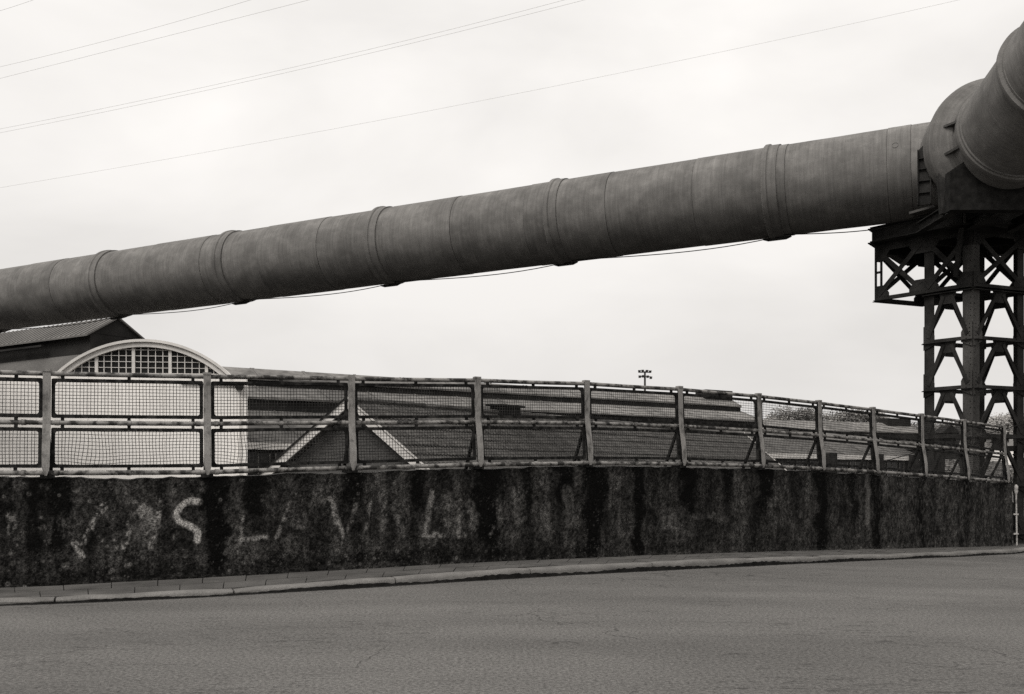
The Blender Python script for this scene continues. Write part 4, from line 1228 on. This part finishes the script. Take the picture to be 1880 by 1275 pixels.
# square downpipe blocks on the low wall
for s_ in (2.5, 8.2, 12.9, -38.0):
    mb = MB(); c = O1 + S_ * s_ + SN * 8.2; mb.hexa([c + S_ * a + SN * b + UP * 1.6 for a, b in ((-.45, .2), (.45, .2), (.45, -.2), (-.45, -.2))], [c + S_ * a + SN * b + UP * 3.6 for a, b in ((-.45, .2), (.45, .2), (.45, -.2), (-.45, -.2))])
    mb.build('hopper_head', M['clerestory'], shed1)

shed2 = thing('far_workshop', 'smaller far workshop with pale roof and dark eaves beside the tower', 'workshop')
S_keep, SN_keep = S_, SN
S_ = Vector((.92, .39, 0)).normalized(); SN = Vector((.39, -.92, 0)).normalized()
O2 = P(1660, 880, 101.3); O2.z = 0
z2 = EYE + (HY - 776.5) / FPX * 100
shed(shed2, O2, [
    ('roof_slope', 'shed', -4, z2 - 1.6, 0, z2, -36, 0),
    ('roof_slope', 'shed', 0, z2, 2.2, z2 - 1.0, -36, 0.2),
    ('clerestory', 'clerestory', 2.1, z2 - 1.03, 2.1, z2 - 1.9, -36, 0.0),
    ('roof_slope', 'shed_lower', 2.1, z2 - 1.85, 4.6, z2 - 2.7, -36, 0.9),
    ('window_wall', 'darkwall', 4.5, z2 - 2.75, 4.5, -6.2, -36, 0.8)], 0, 0)
mb = MB(); poly = [(-4, z2 - 1.7), (0, z2 - .1), (2.1, z2 - 1.05), (2.1, z2 - 1.9), (4.5, z2 - 2.75), (4.5, -6.2), (-4, -6.2)]
a = [O2 + S_ * -.1 + SN * d + UP * z for d, z in poly]; b = [p - S_ * .3 for p in a]; k = len(poly)
mb.add(a + b, [tuple(range(k)), tuple(reversed(range(k, 2 * k)))] + [(j, (j + 1) % k, k + (j + 1) % k, k + j) for j in range(k)]); mb.build('gable', M['clerestory'], shed2)
mb = MB(); q = O2 + S_ * -2.9
mb.hexa([q + SN * a + S_ * b + UP * (z2 - .6) for a, b in ((.8, 0), (.8, 3.0), (-.7, 3.0), (-.7, 0))], [q + SN * a + S_ * b + UP * (z2 + .42) for a, b in ((.8, 0), (.8, 3.0), (-.7, 3.0), (-.7, 0))]); mb.build('ridge_monitor', M['clerestory'], shed2)
S_, SN = S_keep, SN_keep

# ------------------------------------------------------------------ brick house with white barge boards
house = thing('gabled_brick_house', 'low brick house with white barge boards and corrugated sheet roof behind the wall', 'house')
G_ = Vector((.6, .8, 0)); H_ = Vector((1, 0, 0)); ap = Vector((-4.97, 30.0, 0)); zR = 3.98; GL = 28.8
slope = 2.05 / 2.32; wE = 4.0; zE = zR - wE * slope
def hp_(g_, h, z): return ap + G_ * g_ + H_ * h + UP * z
mb = MB(); poly = [(-wE + .35, zE + .1), (0, zR - .18), (wE - .35, zE + .1), (wE - .35, -6.2), (-wE + .35, -6.2)]
a = [hp_(.35, h, z) for h, z in poly]; b = [hp_(.6, h, z) for h, z in poly]; k = 5
mb.add(a + b, [tuple(range(k)), tuple(reversed(range(k, 2 * k)))] + [(j, (j + 1) % k, k + (j + 1) % k, k + j) for j in range(k)]); mb.build('gable_wall', M['brick'], house)
a = [hp_(GL - .6, h, z) for h, z in poly]; b = [hp_(GL - .35, h, z) for h, z in poly]
mb = MB(); mb.add(a + b, [tuple(range(k)), tuple(reversed(range(k, 2 * k)))] + [(j, (j + 1) % k, k + (j + 1) % k, k + j) for j in range(k)]); mb.build('gable_wall', M['brick'], house)
for sg in (-1, 1):
    mb = MB(); h0, h1 = sg * (wE - .36), sg * (wE - .6)
    mb.hexa([hp_(.61, h0, -6.2), hp_(GL - .61, h0, -6.2), hp_(GL - .61, h1, -6.2), hp_(.61, h1, -6.2)], [hp_(.61, h0, zE + .1), hp_(GL - .61, h0, zE + .1), hp_(GL - .61, h1, zE + .1), hp_(.61, h1, zE + .1)])
    mb.build('side_wall', M['brick'], house)
for sg in (-1, 1):
    mb = MB(); t = UP * .08
    q = [hp_(0.05, 0, zR - .05), hp_(GL, 0, zR - .05), hp_(GL, sg * wE, zE - .05), hp_(.05, sg * wE, zE - .05)]
    mb.hexa([p - t for p in q], q); rs = mb.build('roof_slope', M['shed_lower'], house)
    for g0, nm in ((-.02, 'barge_board'), (GL + .02, 'barge_board')):
        mb = MB(); bw = .24
        a = [hp_(g0, 0, zR + .04), hp_(g0, sg * wE, zE + .04), hp_(g0, sg * wE, zE - bw), hp_(g0, 0, zR - bw)]
        mb.hexa(a, [p + G_ * .05 for p in a]); mb.build(nm, M['barge'], house)
        mb = MB(); mb.bar(hp_(g0 + .02, 0, zR + .09), hp_(g0 + .02, sg * wE, zE + .09), .10, .05); mb.build('verge_capping', M['barge'] if sg > 0 else M['clerestory'], house)
    if sg > 0:
        NR, NC = 13, 16; cw = GL / NC; ch = wE / NR
        n = 56; sheets = []
        for var in range(2):
            mb = MB(); v = []
            for i in range(n + 1):
                g_ = (cw + .04) * i / n; c_ = .022 * math.sin(2 * math.pi * g_ / .172)
                for hh, lift in ((0, .010), (ch + .04, .062)):
                    p = G_ * g_ + H_ * hh + UP * (-hh * slope + lift + c_)
                    v += [p, p - UP * .035]
            f = []
            for i in range(n):
                o = i * 4
                f += [(o, o + 2, o + 6, o + 4), (o + 2, o + 3, o + 7, o + 6)]
            mb.add(v, f)
            me = bpy.data.meshes.new('roof_sheet'); me.from_pydata(mb.v, [], mb.f); me.update(); me.materials.append(M['sheet']); sheets.append(me)
        for r in range(NR):
            rj = random.uniform(-.012, .012)
            for c in range(NC):
                o = link('roof_sheet', sheets[0], rs)
                o.location = hp_(c * cw, r * ch, zR - r * ch * slope) + UP * (rj + .012 * math.sin(c * .9 + r * .4) + random.uniform(-.003, .003)) + H_ * random.uniform(-.006, .006)
                o.rotation_euler = (0, random.uniform(-.004, .004), 0)
mb = MB()
for k in range(int(GL / .5)):
    mb2 = MB(); g0 = k * .5
    mb2.tube([hp_(g0, 0, zR + .03 + random.uniform(-.012, .012)), hp_(g0 + .47, 0, zR + .03)], [.085, .10], 8)
    mb2.build('ridge_tile', M['lantern'] if random.random() < .25 else M['sheet'], house)
mb = MB(); c = ap + G_ * 7.9
mb.hexa([c + G_ * a + H_ * b + UP * (zR - .15) for a, b in ((-.58, -.2), (.58, -.2), (.58, .2), (-.58, .2))], [c + G_ * a + H_ * b + UP * (zR + .24) for a, b in ((-.58, -.2), (.58, -.2), (.58, .2), (-.58, .2))]); vo = mb.build('ridge_vent', M['clerestory'], house)
mb = MB(); mb.hexa([c + G_ * a + H_ * b + UP * (zR + .24) for a, b in ((-.70, -.3), (.70, -.3), (.70, .3), (-.70, .3))], [c + G_ * a + H_ * b + UP * (zR + .32) for a, b in ((-.70, -.3), (.70, -.3), (.70, .3), (-.70, .3))]); mb.build('vent_cap', M['clerestory'], vo)

# ------------------------------------------------------------------ floodlight mast
mast = thing('floodlight_mast', 'slim floodlight mast with two rows of lamps above the far roofs', 'floodlight mast')
mz = P(1184, 690, 140)
mb = MB(); mb.tube([(mz.x, 140, -6), (mz.x, 140, mz.z + .6)], [.30, .13], 8); mb.build('mast_pole', M['mast'], mast)
mb = MB()
for z in (-.15, .45): mb.bar((mz.x - .85, 140, mz.z + z), (mz.x + .85, 140, mz.z + z), .12, .10)
mb.build('crossarm', M['mast'], mast)
for i, (dx, dz) in enumerate(((-.75, -.2), (-.3, -.15), (.35, -.2), (.8, -.35), (-.8, .55), (-.35, .6), (.25, .58), (.7, .5))):
    mb = MB(); c = Vector((mz.x + dx, 139.8, mz.z + dz))
    mb.hexa([c + Vector((a, b, -.14)) for a, b in ((-.16, -.1), (.16, -.1), (.16, .1), (-.16, .1))], [c + Vector((a * 1.2, b - .12, .18)) for a, b in ((-.16, -.1), (.16, -.1), (.16, .1), (-.16, .1))]); mb.build('floodlight', M['mast'], mast)

# ------------------------------------------------------------------ overhead lines
spec = [((-30, 130), (230, 66), (470, -3), 'topmost'), ((-30, 152), (270, 76), (580, -3), 'second'), ((-30, 243), (520, 128), (1045, -2), 'third'), ((-30, 250), (520, 135), (1082, -2), 'fourth'), ((-30, 350), (880, 186), (1775, -3), 'lowest'), ((-40, 32), (20, 14), (70, -3), 'corner')]
for a, m_, b, nm in spec:
    pts = []
    for i in range(25):
        u = -0.35 + 1.7 * i / 24
        x = a[0] * (1 - u) * (1 - 2 * u) + m_[0] * 4 * u * (1 - u) + b[0] * u * (2 * u - 1)
        y = a[1] * (1 - u) * (1 - 2 * u) + m_[1] * 4 * u * (1 - u) + b[1] * u * (2 * u - 1)
        pts.append(P(x, y, 66 - 12 * u))
    mb = MB(); mb.tube(pts, 0.007 if nm != 'lowest' else .006, 5)
    lab = {'topmost': 'thin power line second from the highest in the pale sky', 'second': 'thin faint power line third from the highest in the pale sky', 'third': 'upper wire of the close pair of power lines in the sky',
           'fourth': 'lower wire of the close pair of power lines in the sky', 'lowest': 'single long thin wire strung lowest in the sky over the big pipe', 'corner': 'short end of the highest power line in the sky'}[nm]
    tag(mb.build('power_line', M['wirecable'], smooth=True), lab, 'wire', 'power lines across the sky')
mb = MB(); mb.tube([P(1480, 886, 25.5), P(1690, 829, 25.8), P(1800, 800, 26.0), P(1900, 773, 26.2)], .012, 5)
tag(mb.build('guy_wire', M['blackcable']), 'thin dark wire sloping up behind the fence towards the tower', 'wire')

# ------------------------------------------------------------------ far hillside, its trees and houses
hx = np.linspace(-40, 420, 70); hy_ = np.linspace(190, 520, 30); v = []; f = []
def hill_z(x, y):
    r = max(0.0, min(1.0, (y - 190) / 120)); r = r * r * (3 - 2 * r)
    px = CX + x / y * FPX
    k = np.interp(px, [1250, 1400, 1500, 1620, 1720, 1880, 2100], [.3, 1.0, 1.0, .95, .98, 1.12, 1.3])
    return -6.1 + r * k * (23 + (y - 300) * .01)
for x in hx:
    for y in hy_: v.append((x, y, hill_z(x, y) + random.uniform(-.3, .3)))
for i in range(len(hx) - 1):
    for j in range(len(hy_) - 1):
        a = i * len(hy_) + j; f.append((a, a + len(hy_), a + len(hy_) + 1, a + 1))
mb = MB(); mb.add(v, f)
tag(mb.build('hill', M['hill'], smooth=True), 'low wooded hillside on the skyline beyond the tower', 'hill', kind='structure')

def crown_mesh(n, rx, rz, leaf, rn):
    mb = MB(); lobes = [(rn.uniform(-.55, .55) * rx, rn.uniform(-.5, .5) * rx, rn.uniform(-.35, .5) * rz, rn.uniform(.35, .6)) for _ in range(8)]
    for i in range(n):
        c = rn.choice(lobes); d = Vector((rn.gauss(0, 1), rn.gauss(0, 1), rn.gauss(0, 1))).normalized() * (rn.random() ** .45)
        p = Vector((c[0] + d.x * rx * c[3], c[1] + d.y * rx * c[3], c[2] + d.z * rz * c[3]))
        s_ = leaf * rn.uniform(.5, 1.2)
        a = Vector((rn.gauss(0, 1), rn.gauss(0, 1), rn.gauss(0, 1))).normalized(); b = a.orthogonal().normalized()
        mb.add([p - a * s_, p + b * s_ * .6, p + a * s_, p - b * s_ * .6], [(0, 1, 2, 3)])
    return mb
def tree(px, y_px, Y, rx, rz, mat, label, n=520, leaf=.55, group='trees on the far skyline'):
    c = P(px, y_px, Y); gz = hill_z(c.x, Y)
    t = thing('skyline_tree', label, 'tree', group)
    mb = MB(); mb.tube([(c.x, Y, gz - .5), (c.x + .1, Y, c.z - rz * .4), (c.x, Y, c.z + rz * .5)], [.35, .22, .06], 7)
    rn = random.Random(int(px))
    for k in range(5):
        a = rn.uniform(0, 6.28); mb.tube([(c.x, Y, c.z - rz * .5 + k * .3), (c.x + math.cos(a) * rx * .6, Y + math.sin(a) * rx * .6, c.z + rz * rn.uniform(0, .5))], [.12, .03], 5)
    mb.build('trunk', M['bark'], t)
    cm = crown_mesh(n, rx, rz, leaf, rn); co = cm.build('crown', M[mat], t); co.location = c
for i, (px, py, rx, rz, mt, lb) in enumerate((
        (1428, 776, 3.2, 2.6, 'leaf2', 'pale bare tree at the far end of the skyline row'),
        (1455, 768, 4.0, 3.4, 'leaf', 'tall dark tree behind the pale far workshop roof'),
        (1482, 766, 4.2, 3.2, 'leaf', 'rounded dark tree in the middle of the skyline row'),
        (1530, 774, 3.4, 2.6, 'leaf2', 'pale thin tree between two dark skyline trees'),
        (1556, 768, 4.2, 3.2, 'leaf', 'broad dark tree over the far workshop ridge'),
        (1584, 766, 4.0, 3.0, 'leaf', 'dark tree nearest the far workshop ridge monitor'),
        (1604, 772, 3.0, 2.6, 'leaf2', 'small pale tree touching the far ridge monitor'),
        (1710, 797, 3.5, 3.0, 'leaf', 'dark tree left of the hill house beside the tower leg'),
        (1765, 792, 3.6, 3.2, 'leaf', 'dark tree right of the hill house chimney'),
        (1850, 772, 4.0, 3.4, 'leaf2', 'pale tree at the top of the hillside'))):
    tree(px, py + 3, 232, rx * 1.4, rz * 1.1, mt, lb, n=1900, leaf=.34)
# hillside woods: one mass
mb = MB(); rn = random.Random(5)
for i in range(2600):
    px = rn.uniform(1400, 2050); Y = rn.uniform(215, 420); x = (px - CX) / FPX * Y; z = hill_z(x, Y)
    for k in range(5):
        p = Vector((x + rn.gauss(0, .9), Y + rn.gauss(0, .9), z + rn.uniform(0, 2.6))); s_ = rn.uniform(.4, 1.0)
        a = Vector((rn.gauss(0, 1), rn.gauss(0, 1), rn.gauss(0, 1))).normalized(); b = a.orthogonal().normalized()
        mb.add([p - a * s_, p + b * s_ * .6, p + a * s_, p - b * s_ * .6], [(0, 1, 2, 3)])
tag(mb.build('hillside_woods', M['leaf']), 'dense scrubby woods covering the far hillside', 'woods', kind='stuff')
def hill_house(px, py, Y, w, h, rh, mat, label, chim=True):
    c = P(px, py, Y); t = thing('hill_house', label, 'house', 'houses on the far hillside')
    x, z = c.x, c.z
    mb = MB(); mb.box((x, Y, z - h), (w, 5, 2 * h)); mb.build('wall', M[mat], t)
    mb = MB(); mb.add([(x - w * .56, Y - 2.8, z - .1), (x + w * .56, Y - 2.8, z - .1), (x, Y - 2.8, z + rh), (x - w * .56, Y + 2.8, z - .1), (x + w * .56, Y + 2.8, z - .1), (x, Y + 2.8, z + rh)], [(0, 1, 2), (5, 4, 3), (0, 3, 4, 1), (1, 4, 5, 2), (2, 5, 3, 0)]); ro = mb.build('roof', M['darkwall'] if mat != 'white' else M['lantern'], t)
    if chim:
        mb = MB(); mb.box((x + w * .75, Y, z + .3), (.9, .9, rh * 1.6)); mb.build('chimney', M['brick'], ro)
    mb = MB(); mb.box((x - w * .2, Y - 2.52, z - h * .5), (.8, .08, 1.1)); mb.build('window', M['glass'], t)
hill_house(1737, 795, 226, 3.6, 3, 1.7, 'darkwall', 'dark gabled house with tall chimney on the hill skyline')
hill_house(1838, 820, 215, 2.4, 1.6, 1.0, 'white', 'tiny white house on the hillside behind the fence end', False)
hill_house(1872, 818, 205, 3.4, 2.0, 1.2, 'white', 'white hillside house just past the last fence post', False)
# blossoming shrub past the wall end
shrub = thing('blossom_shrub', 'small shrub with white blossom beyond the end of the wall', 'shrub')
bc = P(1866, 884, 29)
mb = MB(); rn = random.Random(3)
for k in range(7): mb.tube([(bc.x, bc.y, -6), (bc.x + rn.uniform(-.2, .2), bc.y, bc.z - 1), (bc.x + rn.uniform(-.5, .6), bc.y + rn.uniform(-.4, .4), bc.z + rn.uniform(-.2, .5))], [.06, .03, .01], 5)
mb.build('stems', M['bark'], shrub)
co = crown_mesh(260, .55, .5, .05, rn).build('blossom', M['blossom'], shrub); co.location = bc
co = crown_mesh(420, .65, .6, .06, rn).build('foliage', M['leaf'], shrub); co.location = bc
